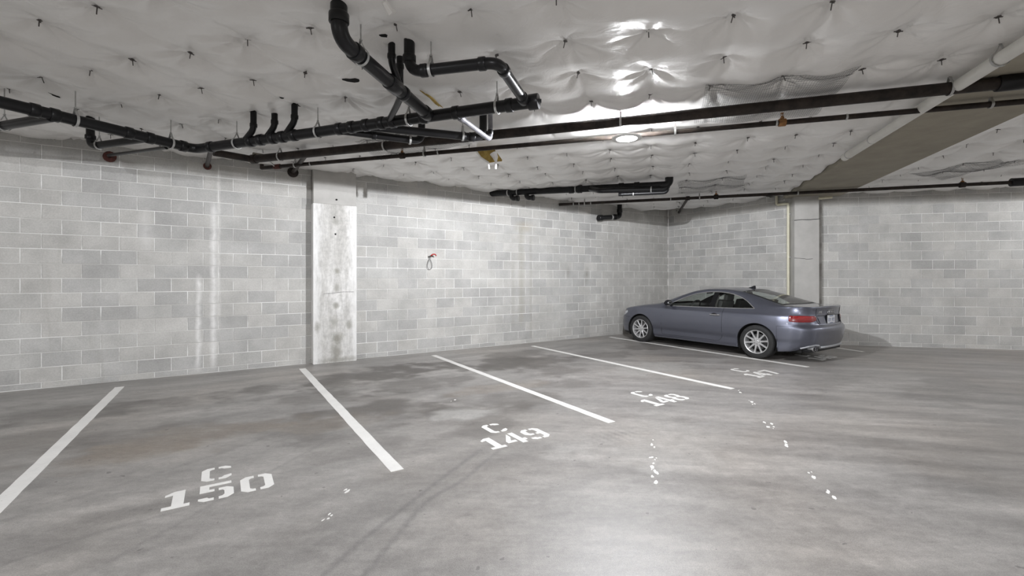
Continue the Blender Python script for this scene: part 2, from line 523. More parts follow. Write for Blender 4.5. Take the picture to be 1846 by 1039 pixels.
# ------------------------------------------------------------------ floor
def build_floor():
    xs = np.unique(np.concatenate([np.linspace(-14, -8, 10), np.arange(-8, 11, 0.026), np.linspace(11, 17, 10)]))
    ys = np.unique(np.concatenate([np.linspace(-10, 1.2, 12), np.arange(1.2, 14, 0.026), np.linspace(14, 15, 3)]))
    X, Y = np.meshgrid(xs, ys, indexing='ij')
    nx, ny = X.shape
    co = np.stack([X, Y, np.zeros_like(X)], -1).reshape(-1, 3)
    idx = np.arange(nx * ny).reshape(nx, ny)
    q = np.stack([idx[:-1, :-1], idx[1:, :-1], idx[1:, 1:], idx[:-1, 1:]], -1).reshape(-1, 4)
    me = bpy.data.meshes.new('floor')
    me.vertices.add(len(co)); me.vertices.foreach_set('co', co.ravel())
    me.loops.add(q.size); me.loops.foreach_set('vertex_index', q.ravel().astype(np.int32))
    me.polygons.add(len(q)); me.polygons.foreach_set('loop_start', np.arange(0, q.size, 4, dtype=np.int32))
    me.update(calc_edges=True)
    # stain map: albedo of the concrete itself
    base = np.array([0.345, 0.33, 0.314])
    # streaks along the drive lane
    a = math.radians(-14)
    U = X * math.cos(a) + Y * math.sin(a); V = -X * math.sin(a) + Y * math.cos(a)
    st = fbm(U * 0.8, V * 5.5, 3, 5)
    a2 = math.radians(35)
    U2 = X * math.cos(a2) + Y * math.sin(a2); V2 = -X * math.sin(a2) + Y * math.cos(a2)
    st2 = fbm(U2 * 0.9, V2 * 4.5, 13, 5)
    wl = 1 / (1 + np.exp((X + 0.6 - 0.25 * Y) * 1.6))
    stk = st * (1 - wl) + st2 * wl
    cl = fbm(X * 0.55, Y * 0.55, 23, 5)
    k = 0.95 + 0.8 * (stk - 0.5) + 0.5 * (cl - 0.5)
    warm = np.clip((fbm(X * 0.7 + 3, Y * 0.7, 41, 4) - 0.45) * 3, 0, 1)
    C = k[..., None] * (base * (1 - 0.6 * warm[..., None]) + np.array([0.352, 0.318, 0.285]) * 0.6 * warm[..., None])
    nz = fbm(X * 2.6, Y * 2.6, 55, 5)
    nz2 = fbm(X * 1.1, Y * 1.1, 65, 4)
    nz3 = fbm(X * 6, Y * 9, 91, 3)
    def blob(px, py, rx, ry, s, ang=33, col=(0.10, 0.090, 0.080)):
        p = at(px, py, -H)
        c_, s_ = math.cos(math.radians(ang)), math.sin(math.radians(ang))
        dx, dy = X - p.x, Y - p.y
        uu, vv = (dx * c_ + dy * s_) / rx, (-dx * s_ + dy * c_) / ry
        d = np.sqrt(uu ** 2 + vv ** 2) + (nz - 0.5) * 2.4 + (nz2 - 0.5) * 1.0 + (nz3 - 0.5) * 0.9
        w = np.clip(1.5 - d, 0, 1); w = w * w * (3 - 2 * w) * min(.9, s * 1.3)
        C[:] = C * (1 - w[..., None]) + np.array(col) * w[..., None]
    for b in ((690, 672, 0.75, 0.42, .72), (610, 695, 0.6, 0.45, .6), (800, 662, 0.6, 0.4, .75), (900, 655, .5, .35, .6),
              (700, 735, 0.55, 0.5, .6), (660, 740, 0.5, .3, .45), (760, 690, .7, .35, .45), (560, 720, .6, .5, .4),
              (470, 705, .7, .35, .5), (330, 720, .7, .35, .4), (120, 740, .8, .4, .4), (950, 655, .7, .3, .55), (1010, 668, .6, .3, .4),
              (1040, 690, .5, .3, .35), (900, 720, .6, .35, .4), (870, 770, .3, .22, .4), (1180, 625, .6, .3, .4), (1090, 640, .5, .25, .4),
              (930, 640, .6, .25, .45), (500, 780, .6, .35, .3), (230, 800, .7, .4, .32), (620, 800, .4, .3, .3), (860, 745, .5, .3, .35),
              (1500, 690, .7, .25, .18), (1700, 700, .9, .3, .2)):
        blob(*b)
    for b in ((300, 800, .7, .35, .35), (180, 830, .6, .3, .35), (620, 760, .5, .25, .25), (900, 700, .5, .25, .3)):
        blob(*b, col=(0.27, 0.225, 0.18))
    for b in ((840, 748, .3, .2, .5), (1180, 665, .6, .3, .35), (1300, 650, .6, .25, .3), (1180, 790, .8, .5, .25)):
        blob(*b, col=(0.46, 0.45, 0.43))
    def track(pts, hw, s, col=(0.17, 0.165, 0.16)):
        P = [at(px, py, -H) for px, py in pts]
        P = fillet(P, 0.8, 6)
        d = np.full(X.shape, 9.0)
        for p, q_ in zip(P[:-1], P[1:]):
            ex, ey = q_.x - p.x, q_.y - p.y
            L = ex * ex + ey * ey + 1e-9
            t = np.clip(((X - p.x) * ex + (Y - p.y) * ey) / L, 0, 1)
            d = np.minimum(d, np.hypot(X - p.x - t * ex, Y - p.y - t * ey))
        w = np.clip(1.3 - d / hw, 0, 1) * s * np.clip(0.4 + 1.3 * (nz2), 0, 1)
        C[:] = C * (1 - w[..., None]) + np.array(col) * w[..., None]
    track([(560, 1060), (640, 985), (755, 895), (800, 860), (865, 812)], 0.022, .55)
    track([(640, 1060), (700, 985), (770, 900), (830, 870), (900, 812)], 0.022, .55)
    track([(150, 1039), (330, 940), (470, 860), (600, 790)], 0.02, .3)
    track([(0, 940), (200, 880), (420, 810), (600, 745)], 0.03, .22)
    track([(0, 1020), (180, 960), (330, 920)], 0.018, .3)
    track([(690, 815), (640, 760), (580, 700)], 0.03, .18)
    track([(1846, 760), (1500, 735), (1250, 715)], 0.09, .14)
    track([(1846, 840), (1560, 810), (1300, 800)], 0.09, .12)
    # fine cross cracks / dark tyre grit at the end of the third stall
    tr = at(1110, 785, -H)
    gx = (X - tr.x) * UA.x + (Y - tr.y) * UA.y; gy = -(X - tr.x) * UA.y + (Y - tr.y) * UA.x
    w = np.clip(1.2 - np.sqrt((gx / .38) ** 2 + (gy / .16) ** 2), 0, 1) * (0.5 + 0.5 * np.sin(gx * 75)) * 0.5
    C[:] = C * (1 - w[..., None]) + np.array((.15, .145, .14)) * w[..., None]
    col = np.concatenate([np.clip(C, 0.05, 0.8), np.ones(X.shape + (1,))], -1).reshape(-1, 4).astype(np.float32)
    at_ = me.color_attributes.new('Col', 'FLOAT_COLOR', 'POINT')
    at_.data.foreach_set('color', col.ravel())
    me.materials.append(M_floor)
    o = link(bpy.data.objects.new('floor', me))
    return tag(o, kind='structure')
FLOOR = build_floor()

# ------------------------------------------------------------------ block walls
BW, BH, JT = 0.4064, 0.2032, 0.0095
LINE0 = H - 6.963 * BH            # first full bed joint above the slab
TOPZ = 3.56
BLOCK_MESH = {}
def block_mesh(w, h):
    key = (round(w, 3), round(h, 3))
    if key not in BLOCK_MESH:
        b, d = 0.004, 0.03
        x, z = w / 2, h / 2
        vs = [(-x + b, 0, -z + b), (x - b, 0, -z + b), (x - b, 0, z - b), (-x + b, 0, z - b),
              (-x, b, -z), (x, b, -z), (x, b, z), (-x, b, z),
              (-x, d, -z), (x, d, -z), (x, d, z), (-x, d, z)]
        fs = [(0, 1, 2, 3)]
        for a in (0, 4):
            for k in range(4):
                k2 = (k + 1) % 4
                fs.append((a + k, a + 4 + k, a + 4 + k2, a + k2))
        BLOCK_MESH[key] = MB().add(vs, fs).mesh('block', M_block)
    return BLOCK_MESH[key]

def block_wall(name, P0, d, s0, s1, phase, limit=300, near=None):
    """courses of separate blocks in front of a mortar slab; local X runs along the wall, room side is local -Y"""
    ang = math.atan2(d[1], d[0])
    o = MB().box(((s0 + s1) / 2, 0.105, TOPZ / 2), (s1 - s0, 0.2, TOPZ)).build(name, M_mortar, None, None)
    o.location = (P0[0], P0[1], 0)
    o.rotation_euler = (0, 0, ang)
    tag(o, kind='structure')
    cells = []
    ncourse = int((TOPZ - LINE0) / BH) + 1
    for k in range(-1, ncourse):
        z0 = LINE0 + k * BH; z1 = min(z0 + BH, TOPZ)
        z0c = max(z0, 0.0)
        off = phase + (BW / 2 if k % 2 else 0)
        n0 = math.floor((s0 - off) / BW)
        x = off + n0 * BW
        while x < s1 - 0.001:
            a, b = max(x, s0), min(x + BW, s1)
            if b - a > 0.04:
                cells.append((a, b, z0c, z1))
            x += BW
    def dist(c):
        p = Vector(P0) + Vector(d) * ((c[0] + c[1]) / 2)
        vis = 1 if abs(p.x / max(p.y, .1)) < 1.16 and p.y > 0 else 0
        return (-vis, (p.x ** 2 + p.y ** 2) ** .5)
    cells.sort(key=dist)
    rest = MB()
    for i, (a, b, z0, z1) in enumerate(cells):
        w, h = b - a - JT, z1 - z0 - JT
        if i < limit:
            bo = bpy.data.objects.new('block', block_mesh(w, h))
            link(bo, o)
            bo.location = ((a + b) / 2, random.uniform(-0.0015, 0.0015), (z0 + z1) / 2 + (0.0 if z0 > 0 else 0.003))
        else:
            m = block_mesh(w, h)
            rest.add([v.co + Vector(((a + b) / 2, 0, (z0 + z1) / 2)) for v in m.vertices], [tuple(p.vertices) for p in m.polygons])
    if rest.v:
        r = rest.build('far_blocks', M_block, o, None)
        tag(r, kind='stuff')
    return o

COL_D = 0.17
s_cl = wall_hit(564.5, PA + NA * COL_D, UA); s_cr = wall_hit(643.0, PA + NA * COL_D, UA)
WALL_LEFT = block_wall('wall_left', PA, UA, -10.4, s_cl, -7.863)
WALL_BACK = block_wall('wall_back', PA, UA, s_cr, S_CORNER, -3.078)
UC = NA.copy()
s_cend = 3.55
WALL_FAR = block_wall('wall_far', CORNER, UC, 0, s_cend, 0.0)
WALL_RIGHT = block_wall('wall_right', PB, UB, 0.0, 8.6, 0.13)
# ------------------------------------------------------------------ columns and beam
def column_near():
    r = empty('concrete_column', PA + UA * ((s_cl + s_cr) / 2), A_ANG)
    w = s_cr - s_cl
    zs = 2.83
    MB().box((0, -COL_D / 2 + 0.1, zs / 2), (w, COL_D + 0.2, zs), None, 0.012).build('column_shaft', M_col, r)
    MB().box((0, -COL_D / 2 + 0.1 + 0.004, (zs + TOPZ) / 2), (w - 0.012, COL_D + 0.192, TOPZ - zs), None, 0.01).build('column_head', M_conc2, r)
    tie = MB()
    for (x, z) in ((0.02, 2.92), (0.0, 2.3), (-.02, 2.6)):
        tie.cyl((x, -COL_D + 0.002, z), (x, -COL_D - 0.002, z), 0.016, 12)
    tie.build('tie_hole', M_dark, r)
    ck = MB().sweep([(-.20, -COL_D - .001, 1.235), (-.1, -COL_D - .001, 1.24), (0, -COL_D - .001, 1.25), (.15, -COL_D - .001, 1.265), (.32, -COL_D - .001, 1.262)], 0.0025, 5)
    ck.build('crack', M_dark, r)
    tag(r, 'pale stained concrete column standing in the long block wall', 'column')
    return r
column_near()
def column_far():
    p0 = at_y(1432, 600, 10.22); p1 = at_y(1477, 600, 10.10)
    d = (p1 - p0); d.z = 0
    w = d.length
    c = (p0 + p1) / 2; c.z = 0
    r = empty('concrete_column', c, math.atan2(d.y, d.x))
    MB().box((0, 0.22, 1.42), (w, 0.44, 2.84), None, 0.012).build('column_shaft', M_conc2, r)
    MB().box((0, 0.225, 3.12), (w - .01, 0.45, 0.56), None, 0.008).build('column_head', M_conc2, r)
    cr = MB().sweep([(-.25, -.002, 2.82), (-.1, -.002, 2.835), (.05, -.002, 2.825), (.26, -.002, 2.84)], 0.006, 5)
    cr.sweep([(-.25, -.002, 1.97), (-.05, -.002, 1.955), (.0, -.002, 1.94), (.12, -.002, 1.95)], 0.004, 5)
    cr.build('crack', M_dark, r)
    tag(r, 'plain grey concrete column behind the parked car under the beam', 'column')
column_far()

BEAM_U0, BEAM_U1, BEAM_Z = 2.83, 3.95, H + 1.86
def gpos(u, v, z=0.0):
    return Vector((GU.x * u + GV.x * v, GU.y * u + GV.y * v, z))
def build_beam():
    L0, L1 = -7.5, 11.9
    c = gpos((BEAM_U0 + BEAM_U1) / 2, (L0 + L1) / 2, (BEAM_Z + TOPZ) / 2)
    o = MB().box((0, 0, 0), (BEAM_U1 - BEAM_U0, L1 - L0, TOPZ - BEAM_Z), None, 0.01).build('ceiling_beam', M_conc, None)
    o.location = c; o.rotation_euler = (0, 0, G_ANG)
    tag(o, 'wide bare concrete beam crossing the ceiling above the far column', 'beam')
build_beam()
tag(MB().box((1.5, 8.0, TOPZ + 0.1), (32, 15, 0.2)).build('ceiling_slab', M_conc2, None, None), kind='structure')  # concrete slab over the sheeting, unseen from the room

# ------------------------------------------------------------------ ceiling: insulation under pinned plastic sheeting
ZP = H + 1.985
PINS_U0, PINS_DU, PINS_V0, PINS_DV = -0.062, 0.636, 3.755, 0.658
def inside(x, y, m=0.0):
    """in front of the block walls"""
    a = (x - PA.x) * NA.x + (y - PA.y) * NA.y > m
    c = (x - CORNER.x) * -UA.x + (y - CORNER.y) * -UA.y > m
    b = (x - PB.x) * NB.x + (y - PB.y) * NB.y > m
    right = (x - CORNER.x) * UC.x + (y - CORNER.y) * UC.y > 3.0
    return a & (b & right | c & ~right | c & b)

def build_ceiling(name, u0, u1, v0, v1, seed, fine=0.026):
    us = np.arange(u0, u1 + 1e-6, fine); vs = np.arange(v0, v1 + 1e-6, fine)
    Ug, Vg = np.meshgrid(us, vs, indexing='ij')
    r = np.random.default_rng(seed)
    pins = []
    for i in range(int(math.floor((u0 - PINS_U0) / PINS_DU)) - 1, int((u1 - PINS_U0) / PINS_DU) + 2):
        for j in range(int(math.floor((v0 - PINS_V0) / PINS_DV)) - 1, int((v1 - PINS_V0) / PINS_DV) + 2):
            off = 0.0 if PINS_U0 + i * PINS_DU > -2 else -0.35 * PINS_DV
            pins.append((PINS_U0 + i * PINS_DU + r.normal(0, 0.02), PINS_V0 + j * PINS_DV + off + r.normal(0, 0.03)))
    pins = np.array(pins)
    D1 = np.full(Ug.shape, 9.0); wr = np.zeros(Ug.shape)
    big = fbm(Ug * 0.9, Vg * 0.9, seed, 3) - 0.5
    for (pu, pv) in pins:
        iu0, iu1 = np.searchsorted(us, pu - .6), np.searchsorted(us, pu + .6)
        iv0, iv1 = np.searchsorted(vs, pv - .6), np.searchsorted(vs, pv + .6)
        if iu0 >= iu1 or iv0 >= iv1: 
            continue
        sl = (slice(iu0, iu1), slice(iv0, iv1))
        du, dv = Ug[sl] - pu, Vg[sl] - pv
        d = np.hypot(du, dv); th = np.arctan2(dv, du)
        D1[sl] = np.minimum(D1[sl], d)
        n1, n2 = r.integers(5, 9), r.integers(9, 15)
        p1, p2 = r.random(2) * 6.28
        w = (np.abs(np.cos(th * n1 / 2 + p1 + 0.8 * np.sin(th + p2))) ** 3 + 0.5 * np.abs(np.cos(th * n2 / 2 + p2)) ** 4)
        rad = 0.14 + 0.12 * r.random()
        wr[sl] += w * np.exp(-(d / rad) ** 1.5) * (1 - np.exp(-d / 0.04)) * 0.05
    sag = 0.085 * (1 - np.exp(-(D1 / 0.19) ** 1.1)) + 0.04 * big
    # seams: the sheet is drawn up along the pin rows
    wu = 0.05 * (fbm(Vg * 1.3, Ug * 0.7, seed + 9, 2) - 0.5); wv = 0.05 * (fbm(Ug * 1.3 + 7, Vg * 0.7, seed + 11, 2) - 0.5)
    ru = np.abs((Ug + wu - PINS_U0 + PINS_DU / 2) % PINS_DU - PINS_DU / 2)
    rv_ = np.abs((Vg + wv - PINS_V0 + PINS_DV / 2) % PINS_DV - PINS_DV / 2)
    mu = np.clip(fbm(Ug * 1.1, Vg * 1.1, seed + 13, 2) * 2.2 - 0.6, 0, 1)
    sag = sag * (1 - 0.42 * mu * np.exp(-ru / 0.07)) * (1 - 0.30 * (1 - mu) * np.exp(-rv_ / 0.07))
    # folds running across the sheet, stronger away from the pins
    a = math.radians(20)
    fold = fbm((Ug * math.cos(a) + Vg * math.sin(a)) * 0.8 + 3, (-Ug * math.sin(a) + Vg * math.cos(a)) * 2.2, seed + 5, 3)
    sag = sag + 0.035 * (fold - 0.5) * 2
    Zg = ZP - sag + wr * 0.8
    # tucked up against the walls and the beam
    Xw = GU.x * Ug + GV.x * Vg; Yw = GU.y * Ug + GV.y * Vg
    co = np.stack([Xw, Yw, Zg], -1).reshape(-1, 3)
    keep = inside(Xw, Yw, -0.02)
    idx = np.arange(Ug.size).reshape(Ug.shape)
    q = np.stack([idx[:-1, :-1], idx[:-1, 1:], idx[1:, 1:], idx[1:, :-1]], -1).reshape(-1, 4)
    kq = keep.ravel()[q].all(1)
    q = q[kq]
    used = np.unique(q)
    remap = np.zeros(Ug.size, dtype=np.int64); remap[used] = np.arange(len(used))
    co = co[used]; q = remap[q]
    me = bpy.data.meshes.new(name)
    me.vertices.add(len(co)); me.vertices.foreach_set('co', co.ravel())
    me.loops.add(q.size); me.loops.foreach_set('vertex_index', q.ravel().astype(np.int32))
    me.polygons.add(len(q)); me.polygons.foreach_set('loop_start', np.arange(0, q.size, 4, dtype=np.int32))
    me.polygons.foreach_set('use_smooth', np.ones(len(q), dtype=bool))
    me.update(calc_edges=True)
    me.materials.append(M_sheet)
    o = link(bpy.data.objects.new(name, me))
    tag(o, kind='structure')
    def height(u, v):
        i = min(max(int((u - u0) / fine), 0), len(us) - 1); j = min(max(int((v - v0) / fine), 0), len(vs) - 1)
        return float(Zg[i, j])
    return o, pins, height

CEIL, PINS, CH = build_ceiling('ceiling', -10.5, BEAM_U0 + 0.005, 1.2, 13.2, 31)
CEIL2, PINS2, CH2 = build_ceiling('ceiling_right', BEAM_U1 - 0.005, 11.6, 3.0, 13.5, 77, 0.035)
def ceil_z(p):
    u, v = p.x * GU.x + p.y * GU.y, p.x * GV.x + p.y * GV.y
    return CH(u, v) if u < 3.4 else CH2(u, v)
pin_mesh = MB().lathe([(0.018, 0.0), (0.018, -0.004), (0.006, -0.006)], 10).cyl((0, 0, 0.03), (0.004, 0.003, -0.055), 0.004, 5).box((0.0, 0, -0.004), (0.06, 0.008, 0.005)).mesh('insulation_pin', M_pin)
npin = 0
for P_, ce, hf in ((PINS, CEIL, CH), (PINS2, CEIL2, CH2)):
    cand = []
    for (u, v) in P_:
        p = gpos(u, v)
        if p.y < 2.9 or abs(p.x / p.y) > 1.16 or not bool(inside(np.array(p.x), np.array(p.y), 0.15)):
            continue
        if ce is CEIL and u > BEAM_U0 - 0.12 or ce is CEIL2 and u < BEAM_U1 + 0.1:
            continue
        cand.append((p.length, u, v, p))
    cand.sort(key=lambda q: q[0])
    for (_, u, v, p) in cand[:300]:
        po = link(bpy.data.objects.new('insulation_pin', pin_mesh), ce)
        po.location = (p.x, p.y, hf(u, v) - 0.001)
        po.rotation_euler = (random.uniform(-.25, .25), random.uniform(-.25, .25), random.uniform(0, 3.1))
        npin += 1
print('pins', npin)

# netting patches that hold the sheeting up, torn spots
def netting(name, corners, parent, step=0.022):
    """corners in world xy, order a b c d"""
    a, b, c, d = [Vector((q[0], q[1], 0)) for q in corners]
    m = MB()
    L1, L2 = (b - a).length, (d - a).length
    n1, n2 = int(L1 / step), int(L2 / step)
    def P(s, t):
        s = min(max(s, 0), 1); t = min(max(t, 0), 1)
        q = (a * (1 - s) + b * s) * (1 - t) + (d * (1 - s) + c * s) * t
        q.x += 0.012 * math.sin(9 * s + 5 * t); q.y += 0.012 * math.cos(7 * t + 3 * s)
        q.z = ceil_z(q) - 0.012 - 0.006 * math.sin(s * 14) * math.sin(t * 9)
        return q
    for i in range(n1 + 1):
        m.sweep([P(i / n1, k / 12) for k in range(13)], 0.0011, 3, False)
    for j in range(n2 + 1):
        m.sweep([P(k / 18, j / n2) for k in range(19)], 0.0011, 3, False)
    o = m.build(name, M_wire, parent, None)
    tag(o, kind='stuff')
    return o
def cxy(px, py): 
    p = at(px, py, 1.88); return (p.x, p.y)
netting('wire_netting', [cxy(1274, 163), cxy(1550, 132), cxy(1470, 212), cxy(1254, 228)], CEIL)
netting('wire_netting', [cxy(640, 262), cxy(760, 240), cxy(850, 262), cxy(690, 292)], CEIL, 0.026)
netting('wire_netting', [cxy(1222, 335), cxy(1345, 318), cxy(1340, 342), cxy(1225, 352)], CEIL, 0.03)
netting('wire_netting', [cxy(1640, 318), cxy(1800, 292), cxy(1846, 300), cxy(1700, 326)], CEIL2, 0.03)

def hole(px, py, w, h, ang, mat, name='torn_hole'):
    p = at(px, py, 1.89)
    n = 11
    z = ceil_z(p) - 0.006
    m = MB()
    ring = []
    for k in range(n):
        a = 2 * math.pi * k / n
        rr = 1 + random.uniform(-.35, .3)
        x, y = w * math.cos(a) * rr, h * math.sin(a) * rr
        ring.append((p.x + x * math.cos(ang) - y * math.sin(ang), p.y + x * math.sin(ang) + y * math.cos(ang)))
    vs = [(x, y, ceil_z(Vector((x, y, 0))) - 0.006) for x, y in ring] + [(x, y, ceil_z(Vector((x, y, 0))) + 0.02) for x, y in ring]
    fs = [tuple(range(n))] + [(k, (k + 1) % n, n + (k + 1) % n, n + k) for k in range(n)]
    return m.add(vs, fs).build(name, mat, CEIL, None)
hole(633, 155, 0.075, 0.035, 0.3, M_dark)
hole(502, 181, 0.06, 0.015, 0.3, M_dark)
hole(692, 80, 0.03, 0.015, 0.3, M_dark)
hole(100, 178, 0.05, 0.012, 1.2, M_dark)
hole(97, 165, 0.04, 0.01, 1.2, M_dark)
a_ = at(760, 170, 1.88); b_ = at(795, 196, 1.88)
hole(779, 184, (b_ - a_).length / 2, 0.02, math.atan2(b_.y - a_.y, b_.x - a_.x), M_wool, 'exposed_insulation')

def torn_flap():
    """sheeting torn open in front of the pipe, insulation hanging out"""
    m = MB()
    P = [at_y(px, py, 6.62) for px, py in ((858, 268), (868, 262), (885, 264), (905, 291), (893, 292), (880, 294), (872, 290), (862, 281))]
    top = [Vector((p.x, p.y + 0.10, p.z + 0.05)) for p in P]
    n = len(P)
    m.add(P + top, [tuple(range(n))[::-1], tuple(range(n, 2 * n))] + [(k, (k + 1) % n, n + (k + 1) % n, n + k) for k in range(n)])
    o = m.build('exposed_insulation', M_wool, CEIL, None)
    s = MB()
    s.sweep([at_y(858, 272, 6.60), at_y(866, 284, 6.59), at_y(880, 293, 6.59), at_y(882, 305, 6.59)], [.014, .016, .014, .009], 6)
    s.sweep([at_y(889, 276, 6.59), at_y(893, 284, 6.59), at_y(894, 292, 6.59), at_y(893.5, 305, 6.59)], [.055, .04, .016, .014], 8)
    s.build('torn_sheet_strip', M_sheet, o)
torn_flap()
a_ = at(692, 0, 1.88); b_ = at(712, 15, 1.88)
s_ = MB().sweep([a_ + Vector((0, 0, -.01)), (a_ + b_) / 2 + Vector((0, 0, -.05)), b_ + Vector((0, 0, -.02))], [.02, .03, .012], 6).build('torn_sheet_strip', M_sheet, CEIL)
# ------------------------------------------------------------------ lamps
M_lampw = pmat('white_enamel', (0.78, 0.78, 0.76), None, 10, 0.4)
M_diff = emit_mat('lit_lens', (0.96, 0.97, 1.0), LENS)
M_up = emit_mat('added_uplight_glow', (0.96, 0.97, 1.0), UP_WATT)
LSIGN = 1.0
def lamp(x, y, f, label):
    """flat canopy lamp: thin body, flush lens, light leaving below the body and from an added glowing ring on top"""
    p = Vector((x, y, 0))
    r = empty('ceiling_lamp', (x, y, LAMP_Z))
    zc = ceil_z(p) - LAMP_Z if (y > 2.5) else 0.24
    m = MB()
    m.lathe([(0.03, 0.0), (0.168, 0.0), (0.175, 0.006), (0.172, 0.014), (0.13, 0.022), (0.125, 0.040), (0.121, 0.040), (0.118, 0.026), (0.03, 0.024)], 36)
    m.build('lamp_housing', M_lampw, r)
    MB().cyl((0, 0, 0.0), (0, 0, zc + 0.05), 0.02, 12).build('lamp_stem', M_lampw, r)
    MB().lathe([(0.001, -0.002), (0.12, -0.002), (0.125, 0.003), (0.001, 0.003)], 32).build('lens', M_diff, r)
    MB().lathe([(0.07, 0.028), (0.07, 0.034), (0.03, 0.034), (0.03, 0.028)], 24, None, (0, 0, 0), True).build('added_uplight', M_up, r)  # invented upward emitter, added to throw glints onto the ceiling sheet
    ld = bpy.data.lights.new('lamp_light', 'POINT')
    ld.energy = LAMP_WATT * f
    ld.color = (0.945, 0.96, 1.0)
    ld.shadow_soft_size = 0.010
    # photometric curve of the lens: wide beam, weaker straight down, nothing above the body
    ld.use_nodes = True
    nt = ld.node_tree
    em_ = nt.nodes['Emission']
    tc = nt.nodes.new('ShaderNodeTexCoord')
    sp_ = nt.nodes.new('ShaderNodeSeparateXYZ')
    nt.links.new(tc.outputs['Normal'], sp_.inputs[0])
    h_ = mathn(nt, 'MULTIPLY_ADD', sp_.outputs[2], LSIGN * 0.5, 0.5)
    cr_ = ramp(nt, h_, [(0.0, 0.42), (0.2, 0.62), (0.36, 1.0), (0.499, 1.0), (0.506, 0.0)])
    nt.links.new(cr_, em_.inputs['Strength'])
    lo = link(bpy.data.objects.new('lamp_light', ld), r)
    lo.location = (0, 0, -0.0135)
    tag(r, label, 'lamp')
    return r
for (x, y, f), lb in zip(LAMPS, ('glaring white ceiling lamp hanging between the two long rusty pipes', 'lit ceiling lamp behind the camera', 'lit ceiling lamp over the lane beyond the right edge', 'lit ceiling lamp over the lane at the far left', 'lit ceiling lamp close to the right block wall beyond the frame')):
    lamp(x, y, f, lb)

# ------------------------------------------------------------------ pipes
def pipe(pts, r, mat, parent, name='pipe', R=None, n=16):
    return MB().sweep(fillet(pts, R or r * 2.0), r, n).build(name, mat, parent)

def collar(p, d, r, L, mat, parent, name='coupling'):
    d = Vector(d).normalized()
    M = d.to_track_quat('Z', 'Y').to_matrix()
    return MB().lathe([(r * .97, -L / 2), (r * 1.04, -L / 2 + .006), (r * 1.04, L / 2 - .006), (r * .97, L / 2)], 18, M, p).build(name, mat, parent)

def hanger(p, d, r, parent, ztop=None):
    """clevis loop round the pipe with a threaded rod up to the ceiling"""
    d = Vector(d); d.z = 0; d.normalize()
    s = Vector((-d.y, d.x, 0)); z = Vector((0, 0, 1))
    loop = []
    R = r + 0.008
    for k in range(21):
        a = math.radians(-240 + 300 * k / 20)
        loop.append(Vector(p) + s * (R * math.cos(a)) + z * (R * math.sin(a)))
    apex = Vector(p) + z * (R + 0.055)
    loop = [apex] + loop + [apex]
    m = MB()
    w = 0.011
    vs, fs = [], []
    for q in loop:
        vs += [q - d * w, q + d * w]
    for i in range(len(loop) - 1):
        fs.append((2 * i, 2 * i + 1, 2 * i + 3, 2 * i + 2))
    c0 = Vector(p) + z * 0.01
    vo = [v + (v - c0).normalized() * 0.004 for v in vs]
    n = len(vs)
    m.add(vs + vo, fs + [tuple(i + n for i in reversed(f)) for f in fs] + [(2 * i, 2 * i + 2, n + 2 * i + 2, n + 2 * i) for i in range(len(loop) - 1)] + [(2 * i + 1, n + 2 * i + 1, n + 2 * i + 3, 2 * i + 3) for i in range(len(loop) - 1)])
    m.build('hanger_loop', M_galv, parent)
    zt = (ztop if ztop is not None else ceil_z(apex) + 0.03)
    rd = MB().cyl(apex, (apex.x, apex.y, zt), 0.0055, 8)
    rd.lathe([(.012, 0), (.012, .012)], 6, None, apex)
    rd.build('hanger_rod', M_galv, parent)

def on_line(px, a, b):
    """point of the pipe axis a-b in sight line column px"""
    d = (b - a); t = wall_hit(px, a, d)
    return a + d * t

def up(p, extra=0.06):
    return Vector((p.x, p.y, ceil_z(p) + extra))

def wallA(px, py, off=0.0):
    q = PA + NA * off
    q = q + UA * wall_hit(px, q, UA)
    return Vector((q.x, q.y, H + (HY - py) / F * q.y))

# --- black drain network near the camera
DR = empty('drain_pipe', at(345, 268, 1.64))
def dz(o):            # keep world placement under the root
    o.matrix_parent_inverse = Matrix.Translation(-Vector(DR.location)); return o
class RootShift:
    pass
def net(root):
    """children built in world coordinates: cancel the root's own location"""
    inv = Matrix.Translation(-Vector(root.location))
    for ch in root.children:
        ch.matrix_parent_inverse = inv
r4 = 0.057
a1 = at(4, 185, 1.63); k1 = at(352, 269, 1.64); e2 = at(968, 183, 1.68)
a0 = a1 + (a1 - k1).normalized() * 1.6
pipe([a0, k1, e2], r4, M_abs, DR, 'main_pipe', 0.12)
d1 = (k1 - a1).normalized(); d2 = (e2 - k1).normalized()
for px in (62, 98, 232, 270, 330):
    collar(on_line(px, a1, k1), d1, r4 * 1.13, 0.075, M_abs, DR)
for px in (380, 452, 470, 492, 509, 530, 612, 634, 660, 688, 708, 764, 822, 918):
    collar(on_line(px, k1, e2), d2, r4 * 1.13, 0.07, M_abs, DR)
c = on_line(962, k1, e2)
collar(c, d2, r4 * 1.25, 0.10, M_abs, DR, 'cleanout_cap')
MB().box(c + d2 * 0.06, (0.03, 0.03, 0.03)).build('cap_nut', M_abs, DR)
for px in (136, 308):
    hanger(on_line(px, a1, k1), d1, r4, DR)
for px in (427, 573, 737, 896):
    hanger(on_line(px, k1, e2), d2, r4, DR)
